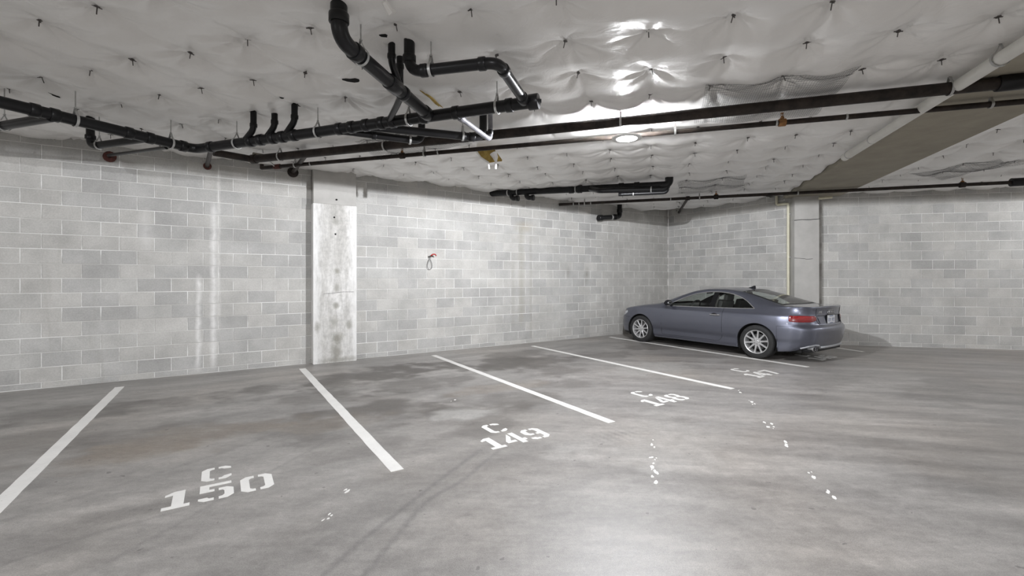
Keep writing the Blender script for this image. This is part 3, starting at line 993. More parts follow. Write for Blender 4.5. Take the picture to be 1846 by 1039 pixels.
# branch dropping near the camera
t = at(611, 6, 1.93)
el = Vector((t.x, t.y, H + 1.685)); jn = on_line(775, k1, e2) + Vector((0, 0, .0))
pipe([up(t), el, jn], r4, M_abs, DR, 'branch_pipe', 0.13)
dA = (jn - el).normalized()
collar(Vector((t.x, t.y, H + 1.825)), (0, 0, 1), r4 * 1.16, .07, M_abs, DR)
collar(el + dA * .20, dA, r4 * 1.14, .07, M_abs, DR)
for q in (.50, .62):
    collar(el + (jn - el) * q, dA, r4 * 1.13, .05 if q > .55 else .16, M_abs, DR)
collar(jn - dA * .10, dA, r4 * 1.13, .10, M_abs, DR)
hanger(el + dA * .27, dA, r4, DR)
# second branch with the square loop
r3 = 0.045
t = at(738, 80, 1.93)
el = Vector((t.x, t.y, H + 1.70)); c2 = at(898, 112, 1.70); jn = on_line(948, k1, e2)
pipe([up(t), el, c2, jn], r3, M_abs, DR, 'branch_pipe', 0.12)
dB = (c2 - el).normalized(); dC = (jn - c2).normalized()
collar(Vector((t.x, t.y, H + 1.81)), (0, 0, 1), r3 * 1.16, .06, M_abs, DR)
collar(el + dB * .13, dB, r3 * 1.14, .06, M_abs, DR)
collar(c2 - dB * .13, dB, r3 * 1.14, .06, M_abs, DR)
collar(c2 + dC * .14, dC, r3 * 1.14, .06, M_abs, DR)
collar(jn - dC * .10, dC, r3 * 1.18, .09, M_abs, DR)
hanger(on_line(777, el, c2), dB, r3, DR)
# thin vents
rv = 0.03
for tp, mid, end in (((706, 84), 1.80, (722, 160, 1.685)), ((721, 103), 1.80, (722, 178, 1.70))):
    t = at(tp[0], tp[1], 1.93)
    pipe([up(t), Vector((t.x, t.y, H + mid)), at(*end)], rv, M_abs, DR, 'vent_pipe', 0.08)
    collar(Vector((t.x, t.y, H + mid + .05)), (0, 0, 1), rv * 1.15, .04, M_abs, DR)
v0 = at(722, 176, 1.70)
pipe([v0, v0 + (on_line(702, k1, e2) - v0) * .3, on_line(700, k1, e2)], rv, M_abs, DR, 'vent_pipe', 0.08)
for (tx, ty), (mx, my), ex in (((457, 206), (456, 234), 438), ((495, 203), (494, 228), 478), ((531, 196), (529, 219), 512)):
    t = at(tx, ty, 1.93)
    md = at_y(mx, my, t.y); md.x, md.y = t.x, t.y
    pipe([up(t), md, on_line(ex, k1, e2)], 0.034, M_abs, DR, 'vent_pipe', 0.10)
    collar(md + Vector((0, 0, .05)), (0, 0, 1), 0.034 * 1.14, .045, M_abs, DR)
# branches below and behind the main
j = on_line(652, k1, e2); t = at(871, 210, 1.93); el = Vector((t.x, t.y, H + 1.672))
pipe([j, el, up(t)], r3, M_abs, DR, 'branch_pipe', 0.11)
dD = (el - j).normalized()
collar(el - dD * .14, dD, r3 * 1.14, .07, M_abs, DR); collar(el - dD * .24, dD, r3 * 1.14, .04, M_abs, DR)
hanger(on_line(834, j, el), dD, r3, DR)
j = at(632, 238, 1.63); el = at(760, 255, 1.62)
pipe([on_line(600, k1, e2), j, el, up(el)], 0.042, M_abs, DR, 'branch_pipe', 0.10)
dE = (el - j).normalized()
collar(j + dE * .25, dE, .042 * 1.14, .05, M_abs, DR)
hanger(on_line(739, j, el), dE, .042, DR)
M_abs_glint = pmat('glint_grey_drain_plastic', (0.20, 0.20, 0.215), (0.09, 0.09, 0.10), 8, 0.25)  # black pipe coloured grey: the lamp's glint is put into its colour
j = on_line(824, k1, e2) + Vector((0, 0, -.03)); el = at_y(884, 253, 5.05)
pipe([j, el, up(el)], 0.027, M_abs_glint, DR, 'branch_pipe', 0.06)
collar(el + Vector((0, 0, .09)), (0, 0, 1), .027 * 1.15, .05, M_abs, DR)
collar(j + (el - j) * .12, el - j, .027 * 1.2, .06, M_abs_glint, DR)
# left end: short runs into the first leg
j = at(92, 212, 1.60); e = at(4, 227, 1.60); e_ = e + (e - j).normalized() * .5
pipe([up(e_), e_, j], r3, M_abs, DR, 'branch_pipe', 0.1)
hanger(on_line(8, e, j), j - e, r3, DR)
j = on_line(262, a1, k1) + Vector((0, 0, -.02)); e = at(163, 264, 1.60)
pipe([up(e), e, j], 0.042, M_abs, DR, 'branch_pipe', 0.1)
collar(e + Vector((0, 0, .11)), (0, 0, 1), .042 * 1.22, .05, M_abs, DR)
hanger(on_line(179, e, j), j - e, .042, DR)
# bits that run on into the block wall
def flange(p, r, mat, parent):
    M = NA.to_track_quat('Z', 'Y').to_matrix()
    MB().lathe([(r, -0.01), (r * 1.05, .012), (r * .8, .03), (r * .4, .034)], 16, M, p).build('firestop_collar', mat, parent)
w1 = wallA(198, 283); pipe([w1 - NA * .05, w1 + NA * .10, at(300, 266, 1.60)], 0.022, M_abs, DR, 'branch_pipe', .05); flange(w1, 0.075, M_red, DR)
w2 = wallA(374, 300); pipe([w2 - NA * .05, w2 + NA * .12, at(381, 268, 1.66)], 0.03, M_steel, DR, 'branch_pipe', .05); flange(w2, 0.055, M_red, DR)
net(DR)
tag(DR, 'black plastic drain pipe network hanging from the ceiling at left', 'pipe')

# --- sprinkler main and thin line
def long_line(name, label, a, b, r, ext, mat=None):
    R_ = empty(name, a)
    d = (b - a).normalized()
    MB().sweep([a, b + d * ext], r, 16).build('pipe', mat or M_steel, R_)
    return R_, d
def head(p, parent, r, big=1.0):
    """upright sprinkler head on a threaded tee"""
    m = MB()
    m.lathe([(.018 * big, 0), (.018 * big, .02), (.012, .025), (.012, .035)], 10, None, p + Vector((0, 0, r)))
    m.cyl(p + Vector((0, 0, r + .035)), p + Vector((0, 0, r + .065)), .004, 6)
    m.lathe([(.02, .065), (.02, .069)], 12, None, p + Vector((0, 0, r)))
    m.sweep([p + Vector((-.014, 0, r + .03)), p + Vector((-.016, 0, r + .05)), p + Vector((0, 0, r + .066)), p + Vector((.016, 0, r + .05)), p + Vector((.014, 0, r + .03))], .003, 5)
    m.build('sprinkler_head', M_brass, parent)

ma, mb = at(458, 287, 1.80), at(1846, 146, 1.80)
SM, dS = long_line('sprinkler_main', '', ma, mb, 0.057, 1.5)
e_ = at(385, 275, 1.80)
pipe([ma + dS * .02, ma - dS * .03, e_], 0.05, M_steel, SM, 'elbow_pipe', .05)
collar(ma, dS, .066, .09, M_steel, SM)
collar(on_line(1832, ma, mb), dS, .072, .28, M_abs, SM)
for px in (505, 694, 1119, 1712):
    hanger(on_line(px, ma, mb), dS, 0.057, SM)
cA, cB = at(456, 280, 1.86), at(479, 284, 1.86)
MB().cyl(cA, cB, .045, 16).build('end_coupling', pmat('pale_grey_coupling', (.30, .27, .22), (.18, .16, .13), 15, .6), SM)
wI = wallA(528, 311); tI = at(550, 281, 1.80)
pipe([wI - NA * .05, wI + NA * .13, tI], .034, M_steel, SM, 'elbow_pipe', .06); flange(wI, .085, M_steel, SM)
net(SM)
tag(SM, 'thick rusty black sprinkler main running across the whole ceiling', 'pipe')

la, lb = at(472, 303, 1.79), at(1846, 183, 1.79)
SL, dL = long_line('sprinkler_line', '', la, lb, 0.029, 1.6)
pipe([la + dL * .01, la, la + Vector((0, 0, .06))], .03, M_steel, SL, 'elbow_pipe', .03)
collar(on_line(500, la, lb), dL, .038, .12, M_red, SL)
tee_m = M_brass
for px, mt in ((725, M_steel), (1410, M_brass)):
    p = on_line(px, la, lb)
    collar(p, dL, .042, .075, mt, SL, 'tee'); head(p, SL, .04, 1.2)
for px in (532, 765, 1217, 1786):
    hanger(on_line(px, la, lb), dL, 0.029, SL)
for px in (790, 1526, 560, 1400):
    collar(on_line(px, la, lb), dL, .033, .02, M_galv, SL, 'clip')
q = at(482, 287, 1.83)
pipe([q, on_line(496, la, lb)], .012, M_galv, SL, 'link_pipe')
net(SL)
tag(SL, 'thin rusty sprinkler line just behind and below the thick main', 'pipe')

fa = wallA(1008, 369); fb = at(1846, 328, 1.80)
FL, dF = long_line('sprinkler_line', '', fa, fb, 0.033, 2.0)
for px in (1291, 1735):
    p = on_line(px, fa, fb); collar(p, dF, .05, .09, M_steel, FL, 'tee'); head(p, FL, .05, 1.6)
collar(on_line(1842, fa, fb), dF, .075, .32, M_abs, FL)
p = on_line(1240, fa, fb)
sc = wall_hit(1223, CORNER, UC); wq = CORNER + UC * sc; wq.z = H + (HY - 383) / F * wq.y
pipe([p, wq + UA * .02], .03, M_steel, FL, 'branch_pipe'); collar(p, dF, .045, .08, M_steel, FL, 'tee')
for px in (1054, 1261, 1438):
    hanger(on_line(px, fa, fb), dF, 0.033, FL)
for px in (1034, 1044, 1065, 1209):
    collar(on_line(px, fa, fb), dF, .037, .02, M_galv, FL, 'clip')
net(FL)
tag(FL, 'thin dark sprinkler line along the far end from back wall to right wall', 'pipe')

# --- far drain bundle
ka = wallA(888, 349); kb = at(1207, 333, 1.78)
FD = empty('drain_pipe', ka)
dK = (kb - ka).normalized()
pipe([ka - dK * .05, kb, up(kb)], .068, M_abs, FD, 'main_pipe', .13)
k2a, k2b = at(1080, 344, 1.71), at(1204, 341, 1.70)
pipe([on_line(1062, ka, kb), k2a, k2b, up(k2b)], .05, M_abs, FD, 'branch_pipe', .1)
k3a, k3b = at(1120, 350.5, 1.64), at(1203, 347, 1.64)
pipe([k3a - dK * .05, k3a, k3b, up(k3b)], .036, M_abs, FD, 'branch_pipe', .08)
for px in (1030, 1045, 1148, 1120):
    collar(on_line(px, ka, kb), dK, .078, .10, M_abs, FD)
for px, mt in ((916, M_galv), (933, M_galv), (1038, M_galv), (1145, M_galv)):
    collar(on_line(px, ka, kb), dK, .074, .022, mt, FD, 'hanger_loop')
for px, a_, b_ in ((1174, k2a, k2b), (1142, k3a, k3b)):
    collar(on_line(px, a_, b_), dK, .055 if a_ is k2a else .04, .022, M_galv, FD, 'hanger_loop')
for px in (921, 948):
    p = on_line(px, ka, kb)
    q = p + Vector((0, 0, -.14)) + NA * .05
    pipe([p, q, q + dK * .12], .05, M_abs, FD, 'branch_pipe', .07)
    collar(q + dK * .13, dK, .06, .06, M_abs, FD)
net(FD)
tag(FD, 'bundle of black drain pipes under the far ceiling by the back wall', 'pipe')

# --- short black drain elbow on the back wall
p1 = wallA(1117, 366, .16); p2 = wallA(1117, 391, .16); p3 = wallA(1082, 393, .16)
ED = empty('drain_elbow', p2)
pipe([p1 + Vector((0, 0, .12)), p2, p3], .062, M_abs, ED, 'pipe', .10)
dd = (p3 - p2).normalized()
collar(p3, dd, .075, .12, M_abs, ED); collar(p2 + dd * .16, dd, .07, .1, M_abs, ED)
collar(p2 + Vector((0, 0, .16)), (0, 0, 1), .07, .1, M_abs, ED)
collar(p2 + dd * .30, dd, .066, .04, M_galv, ED, 'clamp')
pipe([wallA(1082, 393, -.03), p3], .05, M_abs, ED, 'wall_stub')
net(ED)
tag(ED, 'short black drain elbow fixed high on the back wall near the corner', 'pipe')

# --- white pvc pipe along the beam
wa = gpos(BEAM_U0 - .13, 2.2, H + 1.80); wb = gpos(BEAM_U0 - .13, 7.95, H + 1.82)
WP = empty('white_pipe', wa)
MB().sweep([wa, wb], .055, 18).build('pipe', M_pvc, WP)
for v in (7.05, 7.8):
    collar(gpos(BEAM_U0 - .13, v, H + 1.82), GV, .058, .02, M_galv, WP, 'clip')
for v in (3.75, 4.75):
    hanger(gpos(BEAM_U0 - .13, v, H + 1.81), GV, .055, WP)
net(WP)
tag(WP, 'white plastic pipe running along the left side of the concrete beam', 'pipe')

# --- cream conduit beside the far column
s_ = wall_hit(1421, CORNER - UA * .05, UC)
cp = CORNER - UA * .05 + UC * s_
CC = empty('conduit', (cp.x, cp.y, 0))
zt = H + (HY - 367) / F * cp.y
s2 = wall_hit(1400, CORNER - UA * .05, UC)
cq = CORNER - UA * .05 + UC * s2
MB().sweep(fillet([(cp.x, cp.y, 0.0), (cp.x, cp.y, zt), (cq.x, cq.y, zt), (cq.x, cq.y, TOPZ - .1)], .05), .03, 12).build('pipe', M_cream, CC)
for z in (3.0, 2.0, 1.1):
    MB().box((cp.x, cp.y, z), (.11, .02, .025), Matrix.Rotation(math.atan2(UC.y, UC.x), 3, 'Z')).build('strap', M_galv, CC)
net(CC)
tag(CC, 'cream painted conduit running down the wall beside the far column', 'conduit')
ca, cb = at_y(1476, 358, 9.98), at_y(1500, 356, 9.93)
tag(MB().cyl(ca, cb, .026, 12).build('conduit_stub', M_cream, None), 'short cream conduit stub at the top right of the far column', 'conduit')

# ------------------------------------------------------------------ hook with cable loop on the back wall
M_cab = pmat('grey_cable', (0.20, 0.20, 0.20), None, 30, 0.5)
M_redp = pmat('red_rubber', (0.45, 0.04, 0.035), (0.3, 0.02, 0.02), 20, 0.4)
hk = wallA(771.5, 463)
HK = empty('wall_hook', hk)
o1 = NA * .10
MB().sweep(fillet([hk - NA * .02, hk + o1 * .6 + UA * .02, hk + o1 + UA * .05 + Vector((0, 0, .005)), hk + o1 + UA * .075], .02), .010, 8).build('hook_rod', M_steel, HK)
MB().sweep(fillet([hk + o1 * .8 + UA * .03 + Vector((0, 0, .015)), hk + o1 + UA * .06 + Vector((0, 0, .045)), hk + o1 * 1.05 + UA * .11 + Vector((0, 0, .05)), hk + o1 * 1.05 + UA * .135 + Vector((0, 0, .015))], .03), .013, 8).build('hook_tip', M_redp, HK)
net(HK)
tag(HK, 'red tipped wall hook on the back block wall', 'hook')
lp = []
for k in range(25):
    a = math.pi / 2 + 2 * math.pi * k / 24
    lp.append(hk + NA * .035 + UA * (.025 + .047 * math.cos(a) * (1 - .45 * math.sin(a))) + Vector((0, 0, -.155 + .105 * math.sin(a))))
lp = [hk + NA * .04 + UA * .008] + lp + [hk + NA * .04 + UA * .02 + Vector((0, 0, -.01))]
tag(MB().sweep(lp, .006, 8).build('cable_loop', M_cab, None), 'grey cable loop hanging from the red tipped hook', 'cable')

# ------------------------------------------------------------------ floor paint
def strip(p, q, w, name, label):
    d = (q - p); L = d.length; d.normalize()
    s = Vector((-d.y, d.x, 0)) * w / 2
    n = max(2, int(L / .12))
    r_ = random.Random(int(L * 1000))
    vs = []
    for i in range(n + 1):
        c = p + d * (L * i / n)
        vs += [c - s * r_.uniform(.93, 1.04), c + s * r_.uniform(.93, 1.04)]
    vs = [Vector((v.x, v.y, .0025)) for v in vs] + [Vector((v.x, v.y, 0)) for v in vs]
    m = 2 * (n + 1)
    fs = [(2 * i, 2 * i + 2, 2 * i + 3, 2 * i + 1) for i in range(n)]
    fs += [(2 * i, m + 2 * i, m + 2 * i + 2, 2 * i + 2) for i in range(n)] + [(2 * i + 1, 2 * i + 3, m + 2 * i + 3, m + 2 * i + 1) for i in range(n)]
    fs += [(0, 1, m + 1, m), (2 * n, m + 2 * n, m + 2 * n + 1, 2 * n + 1)]
    o = MB().add(vs, fs).build(name, M_paint, None, None)
    tag(o, label, 'parking line')
G = lambda x, y: at(x, y, -H)
strip(G(216, 698), G(-70, 978), .105, 'parking_line', 'leftmost white parking line, running off the left edge of the floor')
strip(G(545, 665), G(716, 849), .105, 'parking_line', 'second parking line from the left, starting beside the pale concrete column')
strip(G(782, 641), G(1103, 762), .10, 'parking_line', 'third white parking line from the left, ending beside the dusty tyre marks')
strip(G(960, 624), G(1321, 701.5), .10, 'parking_line', 'long white parking line ending left of the stencilled C 147')
strip(G(1100, 608), G(1457, 662), .10, 'parking_line', 'white parking line under the left wheels of the car')
strip(G(1330, 601), G(1556, 634.5), .09, 'parking_line', 'thin white parking line behind the car by the right wall')

w_ = .74
mir = lambda P: [(w_ - x, y) for x, y in P][::-1]
LB = [(.32, 1), (.14, 1), (0, .86), (0, .14), (.14, 0), (.32, 0), (.32, .13), (.25, .14), (.2, .2), (.2, .8), (.25, .86), (.32, .87)]
BL5 = [(.32, 0), (.12, 0), (0, .10), (0, .2), (.18, .2), (.22, .13), (.32, .13)]
NINE_L = [(.32, 1), (.14, 1), (0, .86), (0, .56), (.14, .42), (.32, .42), (.32, .54), (.23, .55), (.2, .62), (.2, .8), (.24, .87), (.32, .87)]
NINE_R = [(.42, 1), (.60, 1), (.74, .86), (.74, .14), (.60, 0), (.42, 0), (.42, .13), (.50, .14), (.54, .2), (.54, .42), (.42, .42), (.42, .54), (.54, .56), (.54, .8), (.5, .87), (.42, .87)]
EIGHT_L = [(.32, 1), (.14, 1), (.02, .88), (.02, .62), (.10, .52), (0, .42), (0, .14), (.14, 0), (.32, 0), (.32, .12), (.24, .12), (.2, .18), (.2, .38), (.24, .45), (.32, .45), (.32, .57), (.24, .57), (.2, .63), (.2, .82), (.24, .88), (.32, .88)]
rot = lambda P: [(w_ - x, 1 - y) for x, y in P]
GLYPH = {
    'C': [LB, [(.42, 1), (.60, 1), (.74, .88), (.74, .76), (.56, .80), (.50, .87), (.42, .87)], [(.42, 0), (.42, .13), (.50, .13), (.56, .22), (.74, .27), (.74, .14), (.60, 0)]],
    '0': [LB, mir(LB)],
    '1': [[(.30, 1), (.52, 1), (.52, .15), (.64, .15), (.64, 0), (.10, 0), (.10, .15), (.28, .15), (.28, .80), (.12, .76), (.12, .86)]],
    '5': [[(.02, 1), (.70, 1), (.70, .86), (.22, .86), (.22, .66), (.33, .66), (.33, .53), (.02, .53)], [(.42, .66), (.60, .66), (.74, .54), (.74, .14), (.60, 0), (.42, 0), (.42, .13), (.50, .15), (.54, .22), (.54, .46), (.50, .53), (.42, .53)], BL5],
    '4': [[(.44, 1), (.64, 1), (.64, .36), (.76, .36), (.76, .20), (.64, .20), (.64, 0), (.44, 0)], [(.36, .95), (0, .36), (0, .20), (.36, .20), (.36, .36), (.19, .36), (.36, .66)]],
    '7': [[(0, 1), (.74, 1), (.74, .84), (.44, 0), (.22, 0), (.50, .84), (0, .84)]],
    '8': [EIGHT_L, mir(EIGHT_L)],
    '9': [NINE_L, NINE_R, BL5],
    '6': [rot(NINE_L), rot(NINE_R), rot(BL5)],
}
def glyph(ch, cx, cy, h, parent, name):
    m = MB()
    for P in GLYPH[ch]:
        k = h
        vs = [(cx + (x - w_ / 2) * k, cy + (y - .5) * k, .0025) for x, y in P]
        n = len(vs)
        m.add(vs + [(x, y, 0) for x, y, z in vs], [tuple(range(n))] + [(i, n + i, n + (i + 1) % n, (i + 1) % n) for i in range(n)])
    bm = bmesh.new()
    me = m.mesh(name, M_paint)
    bm.from_mesh(me); bmesh.ops.recalc_face_normals(bm, faces=bm.faces); bmesh.ops.triangulate(bm, faces=[f for f in bm.faces if len(f.verts) > 4]); bm.to_mesh(me); bm.free()
    link(bpy.data.objects.new(name, me), parent)
for num, (px, py) in (('150', (390, 886)), ('149', (925, 791)), ('148', (1196, 721.5)), ('147', (1372, 674.5)), ('146', (1481, 645.2))):
    r = empty('stall_number', G(px, py), A_ANG)
    for i, chh in enumerate(num):
        glyph(chh, (i - 1) * (.25 if i else .225), 0, .28, r, 'digit')
    glyph('C', 0.0, .345, .26, r, 'letter')
    tag(r, {'150': 'stencilled white C 150 painted in the nearest left stall', '149': 'stencilled white C 149 painted in the second stall',
            '148': 'stencilled white C 148 painted in the middle stall', '147': 'stencilled white C 147 painted beside the car',
            '146': 'stencilled white C 146 in the shadow behind the car'}[num], 'stall number')
# remains of older paint
wm = MB()
rr = random.Random(5)
for px, py, L, wd, n in ((1354, 726, .22, .05, 5), (1386, 766, .25, .06, 6), (1178, 835, .25, .05, 6), (1178, 858, .3, .05, 7), (1420, 803, .2, .03, 4), (1462, 853, .18, .03, 4), (1494, 889, .14, .03, 3),
                         (592, 932, .10, .03, 4), (820, 722, .16, .04, 3), (1176, 800, .2, .03, 4), (1335, 706, .2, .03, 3), (620, 888, .1, .03, 4)):
    c = G(px, py)
    for k in range(n):
        q = c + GV * rr.uniform(-L, L) * .5 + GU * rr.uniform(-wd, wd) * .6
        k_ = rr.randint(5, 7); sz = rr.uniform(.008, .027)
        vs = []
        for i in range(k_):
            a = 2 * math.pi * i / k_
            s = sz * rr.uniform(.5, 1.2)
            v = q + GV * math.cos(a) * s * 1.6 + GU * math.sin(a) * s * .7
            vs.append((v.x, v.y, .0015 + .0004 * k))
        wm.add(vs + [(x, y, 0) for x, y, z in vs], [tuple(range(k_))] + [(i, k_ + i, k_ + (i + 1) % k_, (i + 1) % k_) for i in range(k_)])
o = wm.build('worn_paint', M_paint, FLOOR, None)
tag(o, kind='stuff')
# ------------------------------------------------------------------ the car (local x: nose 0 -> tail 4.62, y < 0 the driver's side, z up)
M_carp = car_paint()
M_gl = glass_mat('car_glass', (0.80, 0.84, 0.82))
M_glr = glass_mat('rear_glass', (0.70, 0.75, 0.73))
M_blk = pmat('black_trim', (0.008, 0.008, 0.009), None, 30, 0.4, spec=0.25)
M_seat = pmat('dark_seat_leather', (0.035, 0.033, 0.032), None, 12, 0.55)
M_lseat = pmat('pale_seat_belt_trim', (0.30, 0.29, 0.275), None, 12, 0.6)
M_chrome = pmat('bright_metal_trim', (0.62, 0.62, 0.63), None, 30, 0.22, 0.9)
M_tyre = pmat('tyre_rubber', (0.022, 0.022, 0.022), (0.014, 0.014, 0.014), 20, 0.75)
M_rim = pmat('silver_wheel_alloy', (0.60, 0.60, 0.60), (0.52, 0.52, 0.52), 8, 0.32, 0.55)
M_disc = pmat('brake_steel', (0.16, 0.16, 0.16), None, 8, 0.4, 0.8)
M_tail = pmat('red_lamp_glass', (0.20, 0.004, 0.006), (0.13, 0.003, 0.004), 30, 0.2, coat=1.0)
M_tail2 = pmat('bright_red_lamp_glass', (0.42, 0.025, 0.025), (0.30, 0.015, 0.015), 60, 0.1, coat=1.0)
M_plate = pmat('white_plate', (0.74, 0.75, 0.78), (0.68, 0.69, 0.73), 20, 0.45)
M_plb = pmat('blue_plate_print', (0.07, 0.11, 0.26), None, 20, 0.5)
M_lens = pmat('clear_headlamp', (0.55, 0.57, 0.60), None, 20, 0.08, 0.3, coat=1.0)
M_valance = pmat('satin_grey_valance', (0.42, 0.43, 0.45), None, 20, 0.35, 0.5)

def pchip(tab):
    xs = np.array([t[0] for t in tab], float); ys = np.array([t[1] for t in tab], float)
    h = np.diff(xs); d = np.diff(ys) / h
    m = np.zeros_like(ys)
    for i in range(1, len(xs) - 1):
        if d[i - 1] * d[i] > 0:
            w1, w2 = 2 * h[i] + h[i - 1], h[i] + 2 * h[i - 1]
            m[i] = (w1 + w2) / (w1 / d[i - 1] + w2 / d[i])
    m[0], m[-1] = d[0], d[-1]
    def f(x):
        x = np.clip(np.asarray(x, float), xs[0], xs[-1])
        i = np.clip(np.searchsorted(xs, x, side='right') - 1, 0, len(xs) - 2)
        t = (x - xs[i]) / h[i]
        return ((1 + 2 * t) * (1 - t) ** 2 * ys[i] + t * (1 - t) ** 2 * h[i] * m[i] + t * t * (3 - 2 * t) * ys[i + 1] + t * t * (t - 1) * h[i] * m[i + 1])
    return f

XF, XR, RT, RA = 0.90, 3.65, 0.327, 0.362       # axle positions, tyre radius, arch radius
f_out = pchip([(0, 0), (.012, .22), (.035, .40), (.08, .56), (.16, .69), (.3, .79), (.5, .862), (.9, .912), (1.5, .915), (2.3, .922), (3.2, .930), (3.7, .925), (4.0, .905), (4.2, .868), (4.36, .81), (4.47, .73), (4.545, .62), (4.585, .48), (4.61, .30), (4.62, .12), (4.622, 0)])
f_belt = pchip([(0, .68), (.05, .70), (.2, .755), (.5, .82), (.9, .875), (1.4, .918), (1.7, .926), (2.3, .935), (3.0, .948), (3.5, .962), (3.9, .985), (4.2, 1.005), (4.45, 1.018), (4.622, 1.015)])
f_zD = pchip([(1.60, .928), (1.75, 1.018), (1.95, 1.115), (2.2, 1.205), (2.45, 1.255), (2.7, 1.270), (2.95, 1.252), (3.15, 1.205), (3.33, 1.13), (3.48, 1.035), (3.58, .966)])
f_zR = pchip([(0, .69), (.05, .705), (.3, .80), (.6, .865), (.9, .912), (1.2, .945), (1.36, .968), (1.6, 1.065), (1.9, 1.185), (2.2, 1.278), (2.5, 1.322), (2.8, 1.328), (3.1, 1.302), (3.4, 1.235), (3.7, 1.145), (3.95, 1.07), (4.12, 1.035), (4.4, 1.032), (4.622, 1.018)])
f_zC = pchip([(0, .70), (.1, .745), (.3, .825), (.6, .89), (.9, .938), (1.22, .975), (1.5, 1.085), (1.8, 1.205), (2.1, 1.305), (2.3, 1.345), (2.5, 1.366), (2.7, 1.372), (3.0, 1.360), (3.3, 1.312), (3.6, 1.232), (3.9, 1.135), (4.06, 1.075), (4.16, 1.05), (4.4, 1.04), (4.55, 1.045), (4.622, 1.02)])
f_yR = pchip([(0, .5), (1.0, .74), (1.36, .735), (1.7, .665), (2.0, .615), (2.3, .580), (2.7, .565), (3.1, .565), (3.5, .595), (3.8, .635), (4.1, .69), (4.622, .69)])
f_dx = pchip([(0, 0), (.6, -.02), (1.0, -.10), (1.36, -.16), (1.9, -.08), (2.25, -.05), (2.7, 0), (3.2, .05), (3.7, .06), (4.0, .09), (4.12, .08), (4.3, .02), (4.622, 0)])

# plan outline stations, uniform enough in arc length, with pairs at the arch ends
_x = np.concatenate([4.622 * (1 - np.cos(np.linspace(0, math.pi, 1500))) / 2])
_y = f_out(_x)
_s = np.concatenate([[0], np.cumsum(np.hypot(np.diff(_x), np.diff(_y)))])
def x_of_s(s): return np.interp(s, _s, _x)
def s_of_x(x): return np.interp(x, _x, _s)
ARC = [(XF, RA), (XR, RA)]
ss = list(np.arange(0, _s[-1], 0.028)) + [_s[-1]]
marks = []
for (xa, ra) in ARC:
    for k in range(0, 33):
        marks.append(xa - ra * math.cos(math.pi * k / 32))
    marks += [xa - ra - .0015, xa + ra + .0015]
marks += [1.60, 3.58, 2.64, 2.76, 1.37, 2.12, 3.20, 4.06]
sm_ = [float(s_of_x(m)) for m in marks]
ss = [s for s in ss if min(abs(s - q) for q in sm_) > 0.009 and not any(abs(x_of_s(s) - xa) < ra for xa, ra in ARC)] + sm_
ss = np.array(sorted(ss))
xs_ = x_of_s(ss); ys_ = f_out(xs_)
NU = len(ss)
tx, ty = np.gradient(np.interp(ss, _s, _x), ss), np.gradient(np.interp(ss, _s, _y), ss)
e_ = 0.02
tx = x_of_s(np.clip(ss + e_, 0, _s[-1])) - x_of_s(np.clip(ss - e_, 0, _s[-1]))
ty = np.interp(np.clip(ss + e_, 0, _s[-1]), _s, _y) - np.interp(np.clip(ss - e_, 0, _s[-1]), _s, _y)
L_ = np.hypot(tx, ty); tx /= L_; ty /= L_
nxo, nyo = -ty, tx                    # outward normal in plan (y > 0 half)
nxo[0], nyo[0] = -1, 0; nxo[-1], nyo[-1] = 1, 0
p_side = pchip([(.14, .12), (.19, .05), (.235, .030), (.38, .026), (.405, .014), (.45, .006), (.60, .0), (.74, .008), (.82, .022), (.858, .034), (.872, .046), (.95, .105), (1.03, .165)])
p_rear = pchip([(.14, .30), (.22, .16), (.29, .075), (.36, .045), (.50, .010), (.60, .0), (.645, .004), (.668, .02), (.69, .045), (.72, .058), (.82, .075), (.90, .086), (.965, .082), (1.0, .072), (1.022, .068), (1.04, .078)])
p_front = pchip([(.14, .12), (.19, .05), (.3, .02), (.45, .0), (.56, .01), (.62, .035), (.70, .10), (.8, .2)])
wr_ = np.clip((nxo - .12) / .5, 0, 1); wr_ = wr_ * wr_ * (3 - 2 * wr_)
wf_ = np.clip((-nxo - .3) / .5, 0, 1); wf_ = wf_ * wf_ * (3 - 2 * wf_)
def inset(i, z):
    a = p_side(z)
    return a * (1 - wr_[i] - wf_[i]) + p_rear(z) * wr_[i] + p_front(z) * wf_[i]
def zbot(i):
    x = xs_[i]
    b = .175 + .05 * wr_[i] + 0.03 * max(0, min(1, (x - 3.9) / .5))
    for xa, ra in ARC:
        if abs(x - xa) <= ra + 1e-6:
            b = max(b, RT + math.sqrt(max(ra * ra - (x - xa) ** 2, 0)))
    return b
low = np.concatenate([[0, .02, .05], np.linspace(.1, 1, 18)])
upz = np.array([.045, .09, .12, .15, .165, .2])
def wall_column(i):
    zb, zt = zbot(i), float(f_belt(xs_[i]))
    zm = .72
    if zt < .74: zm = zt * .93
    rows = list(zb + (zm - zb) * low)
    rows += list(zm + (zt - zm) * np.array([.12, .25, .40, .48, .56, .62, .68, .76, .84, .92, 1.0]))
    return np.array(rows)
def wpt(i, z):
    q = inset(i, z)
    return np.array([xs_[i] - nxo[i] * q, ys_[i] - nyo[i] * q, z])
NW = len(low) + 11
Wg = np.zeros((NU, NW, 3))
for i in range(NU):
    zz = wall_column(i)
    for j, z in enumerate(zz):
        Wg[i, j] = wpt(i, z)
Wg[0, :, 1] = 0; Wg[-1, :, 1] = 0
Wg[:, :, 1] = np.maximum(Wg[:, :, 1], 0)
